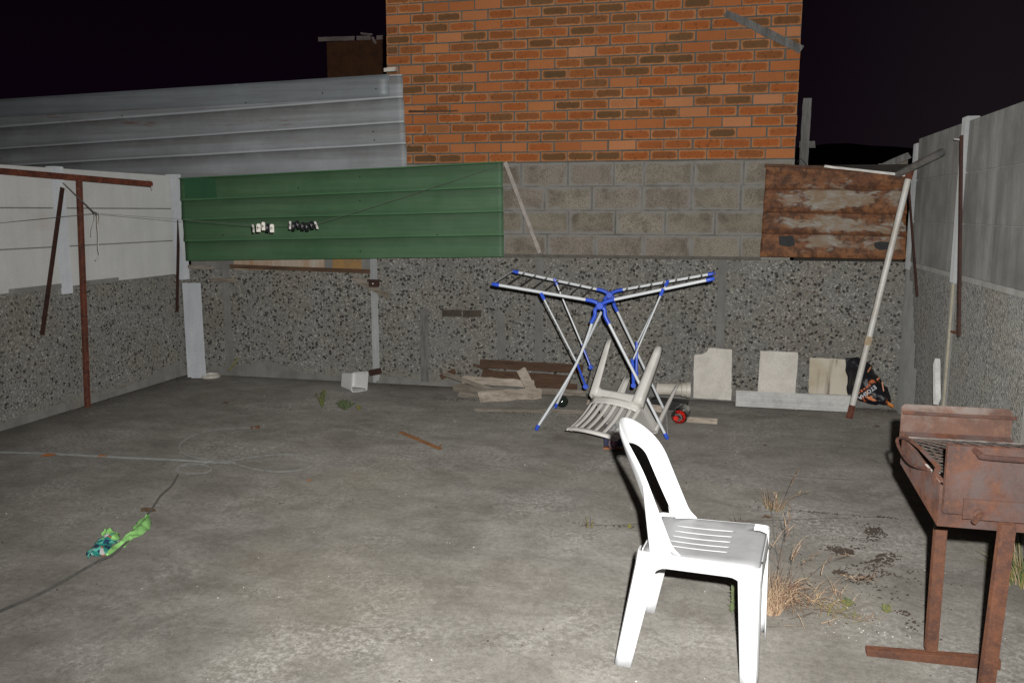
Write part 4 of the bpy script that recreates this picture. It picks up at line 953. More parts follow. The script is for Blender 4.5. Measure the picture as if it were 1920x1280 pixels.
# ------------------------------------------------------------------ slabs, beams and pipe along the back wall
def slab(name, pts, y0, th, m, label, lean=.05, cat='slab', group=None):
    b = B(); P_ = [Vector((p[0], y0 + lean * (p[2]) - (0), p[2])) for p in pts]
    prism(b, P_, (0, th, 0)); o = obj(name, b, m); bevel(o, .004, 2); return tag(o, label, cat, group)
def dens(poly, j=.0025, step=.04):
    out = []; n = len(poly)
    for k in range(n):
        a, c_ = Vector(poly[k]), Vector(poly[(k + 1) % n]); m_ = max(1, int((c_ - a).length / step))
        for i in range(m_):
            p = a.lerp(c_, i / m_)
            if i: p += Vector((rnd.uniform(-j, j), 0, rnd.uniform(-j, j)))
            out.append(p)
    return out
slab('white_slab', dens([(-0.142, 7.1, 0.035), (0.168, 7.1, 0.029), (0.16, 7.1, 0.449), (-0.029, 7.1, 0.455), (-0.046, 7.1, 0.423), (-0.08, 7.1, 0.399), (-0.145, 7.1, 0.392), (-0.148, 7.1, 0.346)]), 7.085, .045, MSL, 'tall white lightweight slab with a broken upper left corner leaning on the wall', .08)
slab('white_slab', dens([(0.38, 7.12, 0.099), (0.68, 7.12, 0.097), (0.684, 7.12, 0.44), (0.387, 7.12, 0.441)]), 7.135, .05, MSL, 'clean square white slab standing behind the concrete lintel', .03)
slab('stained_slab', dens([(0.783, 7.12, 0.111), (1.083, 7.12, 0.109), (1.083, 7.12, 0.399), (0.781, 7.12, 0.399)]), 7.135, .05, MSL2, 'white slab with brown drip stains between the clean slab and the black bag', .03)
b = B()
bx0, bx1 = 0.203, 1.101
prof = [(0, 0), (0, .105), (.035, .105), (.035, .072), (.0335, .072), (.12, .105), (.12, 0)]
pr2 = [(7.005, 0), (7.005, .028), (7.016, .031), (7.016, .037), (7.005, .040), (7.005, .072), (7.024, .079), (7.024, .102), (7.032, .110), (7.125, .110), (7.125, 0)]
prism(b, [(bx0, y, z + .001) for y, z in pr2], (bx1 - bx0, 0, 0)); tag(bevel(obj('concrete_lintel', b, MBE), .003), 'long grey-white stepped concrete beam lying at the foot of the back wall', 'beam')
# narrow slab leaning on right wall
b = B(); bar(b, (1.4, 5.706, 0.395), (1.44, 5.958, 0.608), .07, .03, (1, 0, 0), rough=.001); tag(obj('precast_offcut', b, MBE), 'narrow pale concrete offcut leaning on the right wall behind the barbecue', 'slab')
# white T-section post leaning in the left corner
wp = thing('leaning_precast_post', 'white painted concrete post leaning upright in the left back corner', 'post', (-4.937, 7.196, -0))
pa = Vector((-4.823, 7.03, 0.036)); pa.z = .002; pb = Vector((-4.886, 7.12, 0.905))
b = B(); bar(b, pa + Vector((.008, 0, 0)), pb + Vector((.008, 0, 0)), .096, .10, (0, -1, 0), rough=.0008); child(bevel(obj('web', b, MWP), .003), wp)
b = B(); bar(b, pa + Vector((-.066, .012, 0)), pb + Vector((-.066, .012, 0)), .046, .10, (0, -1, 0), rough=.0008); child(bevel(obj('flange', b, MWP), .003), wp)
b = B(); bar(b, pa + Vector((-.041, .035, .001)), pb + Vector((-.041, .035, -.001)), .004, .08, (0, -1, 0)); child(obj('groove', b, MOB), wp)
# white ring on the floor beside it
b = B(); M_ = Matrix.Translation(Vector((-4.719, 7.081, 0)) + Vector((0, 0, .001)))
lathe(b, [(.085, 0), (.092, .0), (.095, .016), (.092, .028), (.084, .028), (.080, .014), (.085, 0)], 40, M_); tag(obj('plastic_ring', b, MPV, smooth=True), 'white plastic ring lying at the foot of the leaning white post', 'ring')
# pvc pipe with collar
pv = thing('pvc_pipe', 'old white plastic pipe piece with a wide collar lying by the back wall', 'pipe', (-0.317, 7.072, 0))
A = Vector((-0.441, 6.95, 0.125)); D_ = Vector((-0.215, 6.98, 0.099)); A.z = D_.z = .125
M_ = Matrix.Translation(A) @ (D_ - A).to_track_quat('Z', 'Y').to_matrix().to_4x4(); Lp = (D_ - A).length
b = B(); lathe(b, [(.046, 0), (.054, .0), (.054, .012), (.051, .02), (.051, Lp - .02), (.047, Lp - .02), (.046, 0)], 28, M_); child(obj('barrel', b, MPV, smooth=True), pv)
b = B(); lathe(b, [(.052, Lp - .03), (.060, Lp - .025), (.060, Lp + .012), (.068, Lp + .016), (.070, Lp + .045), (.063, Lp + .047), (.050, Lp + .03), (.050, Lp - .03)], 28, M_); child(obj('collar', b, MPV, smooth=True), pv)
b = B(); bar(b, (-0.469, 6.833, 0), (-0.183, 6.785, 0), .12, .075, rough=.004); o = obj('black_rubber_mat', b, MBLK); o.location.z += .036; tag(bevel(o, .01, 2), 'dark folded rubber scrap under the white pipe', 'mat')

# ------------------------------------------------------------------ wood pile
g_ = 'scrap timber pieces in the pile by the back wall'
def plank(name, a, c_, w, t, m, label, up=(0, 0, 1), ro=.003, grp=g_, cat='plank'):
    b = B(); bar(b, a, c_, w, t, up, rough=ro); o = obj(name, b, m); return tag(bevel(o, .0015, 1), label, cat, grp)
plank('scrap_plank', (-2.013, 7.14, 0.242), (-1.096, 7.14, 0.229), .05, .070, MWDB, 'long reddish brown board lying highest against the wall')
plank('scrap_plank', (-1.982, 7.08, 0.157), (-1.188, 7.08, 0.141), .06, .07, MWDB, 'dark brown board just below the long top board')
plank('scrap_plank', (-1.509, 7.03, 0.088), (-1.123, 7.03, 0.074), .07, .075, MWDB, 'dark brown board end behind the left rack leg')
plank('scrap_plank', (-2.138, 6.99, 0.119), (-1.494, 6.96, 0.113), .045, .06, MWD2, 'pale split board lying behind the diagonal stick')
plank('scrap_plank', (-2.207, 6.97, 0.047), (-1.446, 6.96, 0.016), .10, .045, MWD, 'wide grey-brown board under the diagonal stick')
plank('scrap_plank', (-2.129, 6.86, 0.016), (-1.538, 6.84, -0.037), .08, .035, MWD, 'low flat grey board in front of the pile')
plank('scrap_stick', (-2.301, 6.93, 0.18), (-1.636, 6.8, 0.022), .028, .032, MWD, 'long greenish brown stick sloping down across the pile', ro=.002)
plank('scrap_stick', (-2.071, 7.1, 0.236), (-1.746, 6.98, 0.163), .016, .018, MWDB, 'thin dark stick slanting behind the pile', ro=.002)
plank('scrap_block', (-2.356, 7.05, 0.121), (-2.236, 7.05, 0.175), .05, .045, MWDB, 'dark stub of wood at the left end of the pile')
a_ = Vector((-1.892, 6.62, -0.021)); c_ = Vector((-1.395, 6.78, 0.057)); a_.z = .052; c_.z = .075
plank('split_log', a_, c_, .095, .075, MWD2, 'thick pale split timber at the front of the pile', ro=.006, cat='log')
plank('scrap_block', (-1.575, 6.84, 0.258), (-1.469, 6.8, 0.086), .075, .045, MWD2, 'short pale block standing tilted on the pile', up=(0, -1, .2), ro=.0015)
plank('scrap_plank', (-1.846, 6.349, 0.008), (-0.965, 6.487, 0.008), .05, .016, MWD, 'thin flat slat on the floor along the front of the pile')
plank('scrap_plank', (-1.434, 6.9, 0.067), (-1.022, 6.85, 0.08), .05, .045, MWD, 'grey stick with a pale sawn end beside the rack leg')
plank('scrap_plank', (-0.986, 6.799, 0.02), (-0.771, 6.711, 0.02), .05, .04, MWD2, 'rough pale offcut beyond the rack and the tipped chair')
plank('scrap_plank', (-0.522, 6.732, 0.02), (-0.355, 6.658, 0.02), .05, .045, MWD2, 'pale offcut under the white pipe by the chair leg')
plank('scrap_plank', (-0.73, 6.736, 0.03), (-0.492, 6.734, 0.03), .06, .05, MWDB, 'brown offcut behind the tipped chair')
plank('round_offcut', (-0.17, 6.387, 0.018), (0.056, 6.374, 0.018), .035, .035, MWD2, 'short sawn stick on the floor right of the red-capped bottle', ro=.001)
b = B(); bar(b, (-2.173, 5.561, 0.006), (-1.759, 5.219, 0.006), .036, .008, rough=.002, taper=.75); bar(b, (-1.778, 5.232, 0.012), (-1.757, 5.226, 0.03), .02, .006, (1, 0, 0)); tag(obj('rusty_strip', b, m_rust('orange_brown_rust', (.20, .095, .04), (.13, .06, .03), (.26, .14, .06), 14)), 'orange-brown flat strip with a bent end alone on the floor', 'strip')
# dark glass float and clear bottle with red cap
MGL = NT('dark_glass', .08, 0, .6); MGL.col((.02, .025, .02)); MGL = MGL.m
b = B(); M_ = Matrix.Translation(Vector((-1.183, 6.543, 0)) + Vector((0, .1, .048)))
bmesh.ops.create_uvsphere(b, u_segments=20, v_segments=14, radius=.05, matrix=M_); tag(obj('dark_jar', b, MGL, smooth=True), 'round dark glossy jar among the timber behind the left rack leg', 'jar')
MCL = NT('clear_plastic', .06, 0, .5); MCL.b.inputs['Transmission Weight'].default_value = 1; MCL.b.inputs['IOR'].default_value = 1.18; MCL.col((.93, .95, .95)); MCL = MCL.m
MRE = m_simple('red_plastic', (.62, .022, .012), (.42, .02, .012), 20, .35)
bt = thing('plastic_bottle', 'clear round plastic bottle with a red cap lying end-on beside the rack foot', 'bottle', (-0.225, 6.278, 0))
C_ = Vector((-0.225, 6.278, 0)) + Vector((0, 0, .064)); ax = Vector((-.12, -1, .02)).normalized()
M_ = Matrix.Translation(C_) @ ax.to_track_quat('Z', 'Y').to_matrix().to_4x4()
b = B(); lathe(b, [(.001, -.20), (.050, -.20), (.060, -.19), (.062, -.1), (.062, -.03), (.056, .0), (.040, .026), (.020, .044), (.016, .055)], 28, M_); child(solid(obj('body', b, MCL, smooth=True), .0012, -1), bt)
b = B(); lathe(b, [(.001, .082), (.017, .082), (.019, .078), (.019, .056), (.017, .054)], 20, M_ @ Matrix.Translation((-.012, -.0, 0))); child(obj('cap', b, MRE, smooth=True), bt)
b = B(); lathe(b, [(.0465, .006), (.050, .012), (.044, .022), (.030, .034), (.026, .032), (.040, .016), (.0465, .006)], 24, M_); 
kill = [f for f in b.faces if (M_.inverted() @ f.calc_center_median()).x < -.02 and (M_.inverted() @ f.calc_center_median()).y > 0]; bmesh.ops.delete(b, geom=kill, context='FACES')
child(obj('red_label', b, MRE, smooth=True), bt)
b = B(); lathe(b, [(.030, .037), (.020, .046), (.022, .030)], 14, M_); child(obj('silver_seal', b, m_simple('foil', (.7, .7, .7), (.5, .5, .5), 40, .25, .8), smooth=True), bt)

# ------------------------------------------------------------------ white square bin on its side
bn = thing('square_bin', 'white square plastic bin lying on its side by the foot of the wall', 'bin', (-3.103, 6.863, 0))
cc = Vector((-3.131, 6.857, 0)); axd = Vector((.88, -.47, 0)).normalized(); sdv = Vector((.47, .88, 0)).normalized()
def rr(s, h, r=.022, n=4):      # rounded square ring in local (across, up)
    out = []
    for cx, cy, a0_ in ((1, 1, 0), (-1, 1, 90), (-1, -1, 180), (1, -1, 270)):
        for k in range(n + 1):
            a = R(a0_ + 90 * k / n); out.append((cx * (s / 2 - r) + r * math.cos(a), cy * (s / 2 - r) + r * math.sin(a) + s / 2, h))
    return out
tilt = Matrix.Rotation(R(-6), 3, axd)
def ringv(bm_, s, h, lift=0): return [bm_.verts.new(cc + tilt @ (sdv * p[0] + Vector((0, 0, p[1] + lift))) + axd * p[2]) for p in rr(s, h)]
b = B(); r1 = ringv(b, .142, -.085, .012); rA = ringv(b, .168, .075); rB_ = ringv(b, .180, .078, -.004); rC = ringv(b, .180, .090, -.004); rD = ringv(b, .164, .090, .004); rE = ringv(b, .136, -.080, .015)
for A_, B_ in ((r1, rA), (rA, rB_), (rB_, rC), (rC, rD), (rD, rE)):
    for k in range(len(A_)): b.faces.new((A_[k], A_[(k + 1) % len(A_)], B_[(k + 1) % len(A_)], B_[k]))
b.faces.new(r1[::-1]); b.faces.new(rE); o = child(obj('bucket', b, MBKT, smooth=True), bn)
b = B(); tube(b, spline([cc + axd * .085 + sdv * -.07 + Vector((0, 0, .045)), cc + axd * .089 + sdv * .0 + Vector((0, 0, .030)), cc + axd * .090 + sdv * .05 + Vector((0, 0, .018)), cc + axd * .094 + sdv * .062 + Vector((0, 0, .004))], 5), .006, 7, flat=.5); child(obj('rope_handle', b, MNAIL, smooth=True), bn)

# ------------------------------------------------------------------ crumpled bags and box
def crumple(name, f, nu, nv, amp, seed, m, th=.0015, sc=9, smooth=True):
    b = B()
    def g(u, v):
        p = Vector(f(u, v)); q = p * sc + Vector((seed, 0, 0))
        n_ = Vector((noise.noise(q), noise.noise(q + Vector((9, 0, 0))), noise.noise(q + Vector((0, 9, 0))))) + .5 * Vector((noise.noise(q * 2.6), noise.noise(q * 2.6 + Vector((9, 0, 0))), noise.noise(q * 2.6 + Vector((0, 9, 0)))))
        r_ = p + n_ * amp; r_.z = max(r_.z, .004); return r_
    grid(b, g, lin(0, 1, nu), lin(0, 1, nv)); o = obj(name, b, m, smooth=smooth); solid(o, th, 0); return o
# charcoal bag, printed black, orange and white
cb = thing('charcoal_bag', 'crumpled black charcoal bag with orange flames and white lettering in the right corner', 'bag', (1.206, 7, 0.098))
MBK = NT('black_bag_film', .32, 0, .5); vv = MBK.coord(warp=.10, wscale=9); nn = MBK.noise(9, 4, .55, MBK.coord(scale=(1, 1, .7), warp=.12, wscale=8))
MBK.col(MBK.mix(MBK.ramp(nn, [(.625, 0), (.64, 1)]), MBK.mix(MBK.noise(30, 3, .5), (.006, .006, .008), (.02, .02, .025)), MBK.ramp(nn, [(.62, (.42, .09, .03)), (.70, (.50, .15, .05)), (.76, (.60, .42, .28))])))
MBK.bump(MBK.noise(26, 4, .6), .012, 1.0); MBK = MBK.m
def bagpt(poly_top, poly_bot, depth):
    def f(u, v):
        a = [Vector(p) for p in poly_top]; c_ = [Vector(p) for p in poly_bot]; n = len(a) - 1; k = min(int(u * n), n - 1); t = u * n - k
        p = a[k].lerp(a[k + 1], t).lerp(c_[k].lerp(c_[k + 1], t), v)
        p.y -= depth * math.sin(math.pi * min(max(u, .02), .98)) * math.sin(math.pi * min(max(v, .02), .98)); return p
    return f
topl = [(1.049, 7.12, 0.415), (1.129, 7.12, 0.436), (1.241, 7.1, 0.374), (1.299, 7.08, 0.285), (1.349, 7.02, 0.204), (1.383, 6.98, 0.112)]
botl = [(1.07, 7.1, 0.143), (1.112, 7.05, 0.134), (1.151, 6.98, 0.099), (1.225, 6.94, 0.086), (1.293, 6.93, 0.096), (1.363, 6.93, 0.087)]
o = crumple('bag_body', bagpt(topl, botl, .10), 44, 26, .016, 3, MBK); child(o, cb)
o = crumple('orange_corner', lambda u, v: Vector((1.306, 6.93, 0.127)).lerp(Vector((1.389, 6.9, 0.087)), u) + Vector((0, .01, .035 * (v - .5) * (1 - .3 * u))), 10, 6, .006, 5, m_simple('orange_film', (.62, .22, .02), (.45, .14, .015), 20, .35)); child(o, cb)
MLT = m_simple('white_print', (.62, .64, .66), (.45, .47, .5), 40, .4)
def text_mesh(name, s, size, m, M, root, ext=.0006):
    cu = bpy.data.curves.new(name, 'FONT'); cu.body = s; cu.size = size; cu.extrude = ext; cu.offset = size * .018; cu.resolution_u = 2; cu.align_x = 'CENTER'; cu.align_y = 'CENTER'
    to = bpy.data.objects.new(name, cu); me = bpy.data.meshes.new_from_object(to); bpy.data.objects.remove(to); bpy.data.curves.remove(cu)
    me.materials.clear(); me.materials.append(m); o = bpy.data.objects.new(name, me); C.objects.link(o)
    o.matrix_world = M; o.parent = root; o.matrix_parent_inverse = Matrix.Translation(-Vector(root.location)); return o
E1 = Vector((1.229, 6.9, 0.228)); A1 = Vector((1.137, 6.88, 0.155)); xd = (A1 - E1).normalized(); nrm = Vector((.12, -1, .25)).normalized(); yd = nrm.cross(xd).normalized(); nrm = xd.cross(yd)
Mt = Matrix((xd, yd, nrm)).transposed().to_4x4(); Mt.translation = (E1 + A1) / 2 + nrm * .018
text_mesh('lettering', 'ETOSHA', .042, MLT, Mt, cb)
b = B()
for k in range(5):
    p = (E1 + A1) / 2 + nrm * .016 - yd * .034 + xd * (-.05 + .025 * k); box(b, p, (.016, .012 + .006 * (k % 2), .001), Matrix((xd, yd, nrm)).transposed())
child(obj('orange_print', b, m_simple('orange_print_film', (.50, .11, .03), (.38, .08, .02), 60, .4)), cb)
b = B(); F = [(.0, .0), (.03, .012), (.055, .034), (.048, .012), (.085, .002), (.06, -.014), (.03, -.012)]
P0 = Vector((1.165, 6.865, 0.164)); prism(b, [P0 + Vector((p[0] * 1.1, -.002, p[1] * .9 - p[0] * .35)) for p in F], (0, .002, 0)); child(obj('flame_print', b, m_simple('flame_orange', (.62, .16, .05), (.6, .3, .15), 30, .4)), cb)
b = B()
for (a, c_, w) in (((1.188, 6.93, 0.347), (1.219, 6.99, 0.376), .013), ((1.261, 6.95, 0.283), (1.283, 6.97, 0.297), .014), ((1.301, 6.95, 0.268), (1.313, 6.93, 0.2), .008)): bar(b, a, c_, w, .002, (0, -1, 0))
child(obj('orange_streaks', b, m_simple('peach_print', (.60, .27, .14), (.55, .2, .1), 30, .4)), cb)

# detergent box under the tipped chair
db = thing('detergent_box', 'small dark blue and pink washing powder box under the tipped chair', 'box', (-0.64, 5.497, -0))
bc_ = Vector((-0.639, 5.485, 0)); bh = .098
b = B(); box(b, bc_ + Vector((.01, .03, bh / 2 + .012)), (.125, .05, bh - .022), Matrix.Rotation(R(6), 3, 'Z')); child(bevel(obj('carton', b, m_simple('navy_print', (.012, .016, .06), (.02, .02, .05), 30, .45)), .002), db)
b = B(); box(b, bc_ + Vector((.01, .03, .0065)), (.128, .054, .011), Matrix.Rotation(R(6), 3, 'Z')); child(obj('orange_base', b, m_simple('orange_card', (.34, .13, .05), (.25, .09, .04), 30, .6)), db)
Rb = Matrix.Rotation(R(6), 3, 'Z')
def swirl(r0, r1, a0_, a1_, m, nm, dy, cx, cz):
    b = B(); n = 14; V = []
    for k in range(n + 1):
        a = R(a0_ + (a1_ - a0_) * k / n); V.append([b.verts.new(bc_ + Rb @ Vector((cx + r * math.cos(a), .003 - dy, cz + r * math.sin(a) * 1.15))) for r in (r0, r1)])
    for p, q in zip(V, V[1:]): b.faces.new((p[0], p[1], q[1], q[0]))
    child(solid(obj(nm, b, m), .0005, 0), db)
MPP = m_simple('pale_pink_print', (.48, .36, .42), (.4, .28, .36), 40, .45); MHP = m_simple('magenta_print', (.32, .05, .15), (.25, .03, .12), 40, .45)
swirl(.030, .046, 100, 255, MPP, 'pale_swirl', .0015, .028, .046); swirl(.021, .030, 95, 262, MHP, 'magenta_swirl', .0020, .028, .046); swirl(.010, .021, 100, 255, MPP, 'pale_swirl', .0025, .028, .046)
swirl(.0, .010, 0, 360, MHP, 'magenta_swirl', .0030, .028, .046)
Mb = (Rb.to_4x4() @ Matrix.Rotation(R(90), 4, 'X')); Mb.translation = bc_ + Rb @ Vector((.012, .002, .090)); text_mesh('lettering', 'Auto', .034, m_simple('pale_blue_print', (.42, .5, .68), (.35, .42, .6), 40, .45), Mb, db)
# clear crumpled plastic bag under the tipped chair
pf0 = Vector((-0.758, 5.896, 0)); 
MCB = NT('milky_bag_film', .3, 0, .5); MCB.col((.30, .30, .30)); MCB = MCB.m
tag(crumple('plastic_bag', lambda u, v: pf0 + Vector((.26 * u, .05 + .17 * v, .008 + .075 * math.sin(math.pi * u) * math.sin(math.pi * v))), 26, 18, .028, 8, MCB, sc=11), 'crumpled greyish plastic bag behind the slats of the tipped chair', 'bag')

# green bag remains wrapped along the cable
def ribbon(name, pts, ws, m, seed, amp=.008, lift=.012, label=None, nv=6, mats=None):
    sp_ = spline(pts, 6); n = len(sp_) - 1; nw = len(ws) - 1
    def f(u, v):
        k = min(int(u * n), n - 1); t = u * n - k; p = sp_[k].lerp(sp_[k + 1], t); d = (sp_[k + 1] - sp_[k]).normalized(); s_ = Vector((-d.y, d.x, 0))
        w = ws[min(int(u * nw), nw - 1)] * (1 - (u * nw) % 1) + ws[min(int(u * nw) + 1, nw)] * ((u * nw) % 1) if u < 1 else ws[-1]
        return p + s_ * (v - .5) * w + Vector((0, 0, lift * (.4 + math.sin(math.pi * v) + .35 * math.sin(9 * v + 12 * u))))
    return crumple(name, f, 34, nv * 2, amp, seed, m, .0008, 22)
gb = thing('green_bag', 'torn light green plastic bag remnant with printed foil end on the cable', 'bag', (-2.723, 3.273, -0))
child(ribbon('green_film', [Vector((-2.838, 3.631, -0)), Vector((-2.77, 3.494, 0)), Vector((-2.731, 3.388, 0)), Vector((-2.723, 3.307, 0)), Vector((-2.714, 3.236, 0)), Vector((-2.678, 3.124, 0))], [.012, .075, .085, .055, .035, .055, .045, .012], MGB, 2, .010, .020), gb)
ds = NT('printed_sachet', .3, 0, .5); dv = ds.voro(38, ds.coord(warp=.03, wscale=30)); dc_ = ds.sep(dv.outputs['Color'])
ds.col(ds.ramp(dc_[0], [(0, (.03, .25, .21)), (.28, (.10, .42, .34)), (.45, (.02, .05, .10)), (.60, (.52, .52, .50)), (.78, (.16, .42, .38)), (.92, (.55, .16, .08))], True))
child(ribbon('printed_film', [Vector((-2.825, 3.337, 0)), Vector((-2.799, 3.262, 0)), Vector((-2.766, 3.178, 0)), Vector((-2.743, 3.108, 0))], [.075, .10, .095, .085, .03], ds.m, 4, .009, .022), gb)
child(ribbon('green_tuft', [Vector((-2.89, 3.399, 0)), Vector((-2.834, 3.349, 0)), Vector((-2.773, 3.295, 0))], [.03, .08, .085, .05], MGB, 6, .010, .022), gb)

# cable and strap on the floor
cab = [(-3.255, 5.401, 0.012), (-3.4, 5.365, 0.008), (-3.547, 5.252, 0.008), (-3.575, 5.05, 0.008), (-3.5, 4.844, 0.008), (-3.352, 4.69, 0.01), (-3.17, 4.608, 0.014), (-2.955, 4.583, 0.012), (-2.714, 4.505, 0.008), (-2.532, 4.505, 0.008), (-2.429, 4.597, 0.008), (-2.463, 4.727, 0.008), (-2.587, 4.844, 0.008), (-2.755, 4.828, 0.008), (-2.897, 4.712, 0.01), (-2.983, 4.568, 0.018), (-3.126, 4.507, 0.012), (-3.215, 4.449, 0.009), (-3.189, 4.368, 0.008), (-3.092, 4.336, 0.008), (-2.987, 4.366, 0.01), (-2.989, 4.437, 0.012), (-3.076, 4.489, 0.014), (-3.198, 4.491, 0.015), (-3.192, 4.405, 0.017), (-3.122, 4.295, 0.012), (-3.036, 4.111, 0.008), (-2.989, 3.949, 0.008), (-2.91, 3.773, 0.008), (-2.862, 3.66, 0.008), (-2.754, 3.419, 0.008), (-2.648, 3.146, 0.03), (-2.647, 3.058, 0.036), (-2.693, 3.027, 0.009), (-2.694, 2.775, 0.008), (-2.732, 2.584, 0.008), (-2.766, 2.419, 0.008)]
cbl = thing('floor_cable', 'grey cable looped and trailing across the yard floor on the left', 'cable', (-3.185, 4.362, 0))
b = B(); tube(b, spline(cab[:26], 7), .0058, 8); child(obj('cable', b, MCAB, smooth=True), cbl)
b = B(); tube(b, spline(cab[25:], 7), .0062, 8); child(obj('dark_cable', b, MCAB2, smooth=True), cbl)
b = B(); bar(b, (-3.286, 5.393, 0.012), (-3.237, 5.437, 0.012), .02, .016, rough=.001); child(obj('corroded_plug', b, m_rust('brown_rust', (.13, .06, .03), (.07, .035, .02))), cbl)
b = B(); tube(b, spline([(-4.802, 4.417, 0.006), (-4.579, 4.451, 0.006), (-4.358, 4.486, 0.006), (-4.087, 4.509, 0.007), (-3.663, 4.537, 0.007), (-3.333, 4.572, 0.006), (-3.079, 4.585, 0.006), (-2.927, 4.598, 0.006)], 6), .021, 8, flat=.12); tag(obj('flat_strap', b, MST, smooth=True), 'flat grey strap lying straight across the floor into the cable loops', 'strap')

# leaf and rust flakes
def leaf(name, c, s, a, m, label, cat='leaf', grp=None):
    b = B(); n = 7; vs = []
    for k in range(n):
        t = k / (n - 1); w = math.sin(math.pi * t) ** .7 * .32 + .02
        for sgn in (-1, 0, 1): vs.append(b.verts.new((s * (t - .5), s * w * sgn, .004 + .008 * abs(sgn) * math.sin(3 * t) + .006 * math.sin(5 * t) ** 2)))
    for k in range(n - 1):
        for j in (0, 1): b.faces.new((vs[3 * k + j], vs[3 * k + j + 1], vs[3 * k + 4 + j], vs[3 * k + 3 + j]))
    o = obj(name, b, m, loc=c, rot=(0, 0, a)); solid(o, .0008, 1); return tag(o, label, cat, grp)
ML1 = m_simple('dry_orange_leaf', (.30, .10, .03), (.18, .07, .03), 30, .7); ML2 = m_simple('dry_brown_leaf', (.09, .055, .03), (.05, .03, .02), 30, .8)
leaf('dry_leaf', (-4.205, 4.455, 0), .10, .6, ML1, 'orange dry leaf lying against the flat strap')
leaf('dry_leaf', (-3.848, 4.517, 0), .07, .2, ML1, 'small reddish leaf by the strap, right of the orange one')
leaf('dry_leaf', (-2.891, 3.716, 0), .075, .1, ML2, 'brown curled leaf on the cable above the green bag')
leaf('dry_leaf', (-2.93, 3.731, 0), .05, 1.4, ML2, 'smaller brown leaf fragment touching the one on the cable')
leaf('dry_leaf', (-3.939, 6.093, 0), .06, .3, ML2, 'dark leaf alone on the floor below the white ring')
leaf('dry_leaf', (0.309, 4.392, 0), .05, .1, ML2, 'dark flattened leaf beside the chipped chair corner')
leaf('dry_leaf', (-2.3, 4.384, 0), .022, .5, ML1, 'tiny orange flake on the open floor left of centre')
leaf('dry_leaf', (0.372, 5.809, 0), .03, .1, ML2, 'small dark leaf on the floor right of the red-capped bottle')
leaf('dry_leaf', (1.21, 6.544, 0), .04, -.3, ML2, 'dark leaf near the foot of the leaning white post')

# ------------------------------------------------------------------ weeds and dry grass
def blade(b, p, d, L, w, droop, n=6, mi=0, tip=.15):
    p = Vector(p); d = Vector(d).normalized(); s_ = d.cross(Vector((0, 0, 1)));
    s_ = s_.normalized() if s_.length > .05 else Vector((1, 0, 0)); s_ = (Matrix.Rotation(rnd.uniform(-1, 1), 3, 'Z') @ s_)
    prev = None; st = L / n
    for k in range(n + 1):
        t = k / n; ww = w * (1 - (1 - tip) * t)
        cur = [b.verts.new(p - s_ * ww / 2), b.verts.new(p + s_ * ww / 2)]
        if prev: f = b.faces.new((prev[0], prev[1], cur[1], cur[0])); f.material_index = mi
        prev = cur; d = (d + Vector((0, 0, -droop * st)) + Vector((rnd.gauss(0, .06), rnd.gauss(0, .06), rnd.gauss(0, .03)))).normalized(); p = p + d * st
        if p.z < .004: p.z = .004 + rnd.random() * .004; d.z = abs(d.z) * .2
    return p, d
MH1 = m_simple('straw', (.40, .295, .19), (.25, .165, .10), 25, .7); MH2 = m_simple('red_brown_straw', (.19, .11, .07), (.12, .07, .045), 25, .7); MH3 = m_simple('dark_stem', (.11, .075, .055), (.07, .045, .035), 25, .8)
MG1 = m_simple('weed_green', (.10, .135, .05), (.065, .09, .035), 25, .7); MG2 = m_simple('yellow_weed', (.18, .175, .05), (.13, .11, .035), 25, .7); MG3 = m_simple('grey_green_weed', (.10, .13, .07), (.065, .085, .05), 25, .7)
def tuft(name, c, n, Lr, spread, ws, mats, label, lean=(0, 0), heads=0, droop=(2, 8), rad=.03, cat='grass'):
    b = B(); c = Vector(c)
    for k in range(n):
        a = rnd.uniform(0, 2 * math.pi); r_ = rad * math.sqrt(rnd.random()); sp_ = rnd.uniform(0, spread)
        d = (math.cos(a) * sp_ + lean[0], math.sin(a) * sp_ + lean[1], 1)
        L = rnd.uniform(*Lr); mi = rnd.choices(range(len(mats)), [4, 3, 2, 2][:len(mats)])[0]
        blade(b, c + Vector((math.cos(a) * r_, math.sin(a) * r_, .003)), d, L, rnd.uniform(*ws), rnd.uniform(*droop), 7, mi)
    for k in range(heads):
        a = rnd.uniform(-.5, .9); d0 = Vector((math.cos(a) * rnd.uniform(.5, 1.1) + lean[0], math.sin(a) * rnd.uniform(.2, .9) + lean[1], 1))
        p, d = blade(b, c + Vector((rnd.uniform(-rad, rad), rnd.uniform(-rad, rad), .003)), d0, rnd.uniform(Lr[1] * .9, Lr[1] * 1.75), .0028, rnd.uniform(.6, 2.6), 9, len(mats) - 1, .6)
        for j in range(rnd.randint(6, 10)):
            q = p - d * (j * .011); blade(b, q, d + Vector((rnd.gauss(0, .3), rnd.gauss(0, .3), rnd.gauss(0, .3))), rnd.uniform(.02, .045), .005, 1, 3, rnd.randint(0, 1), .1)
    return tag(obj(name, b, mats), label, cat)
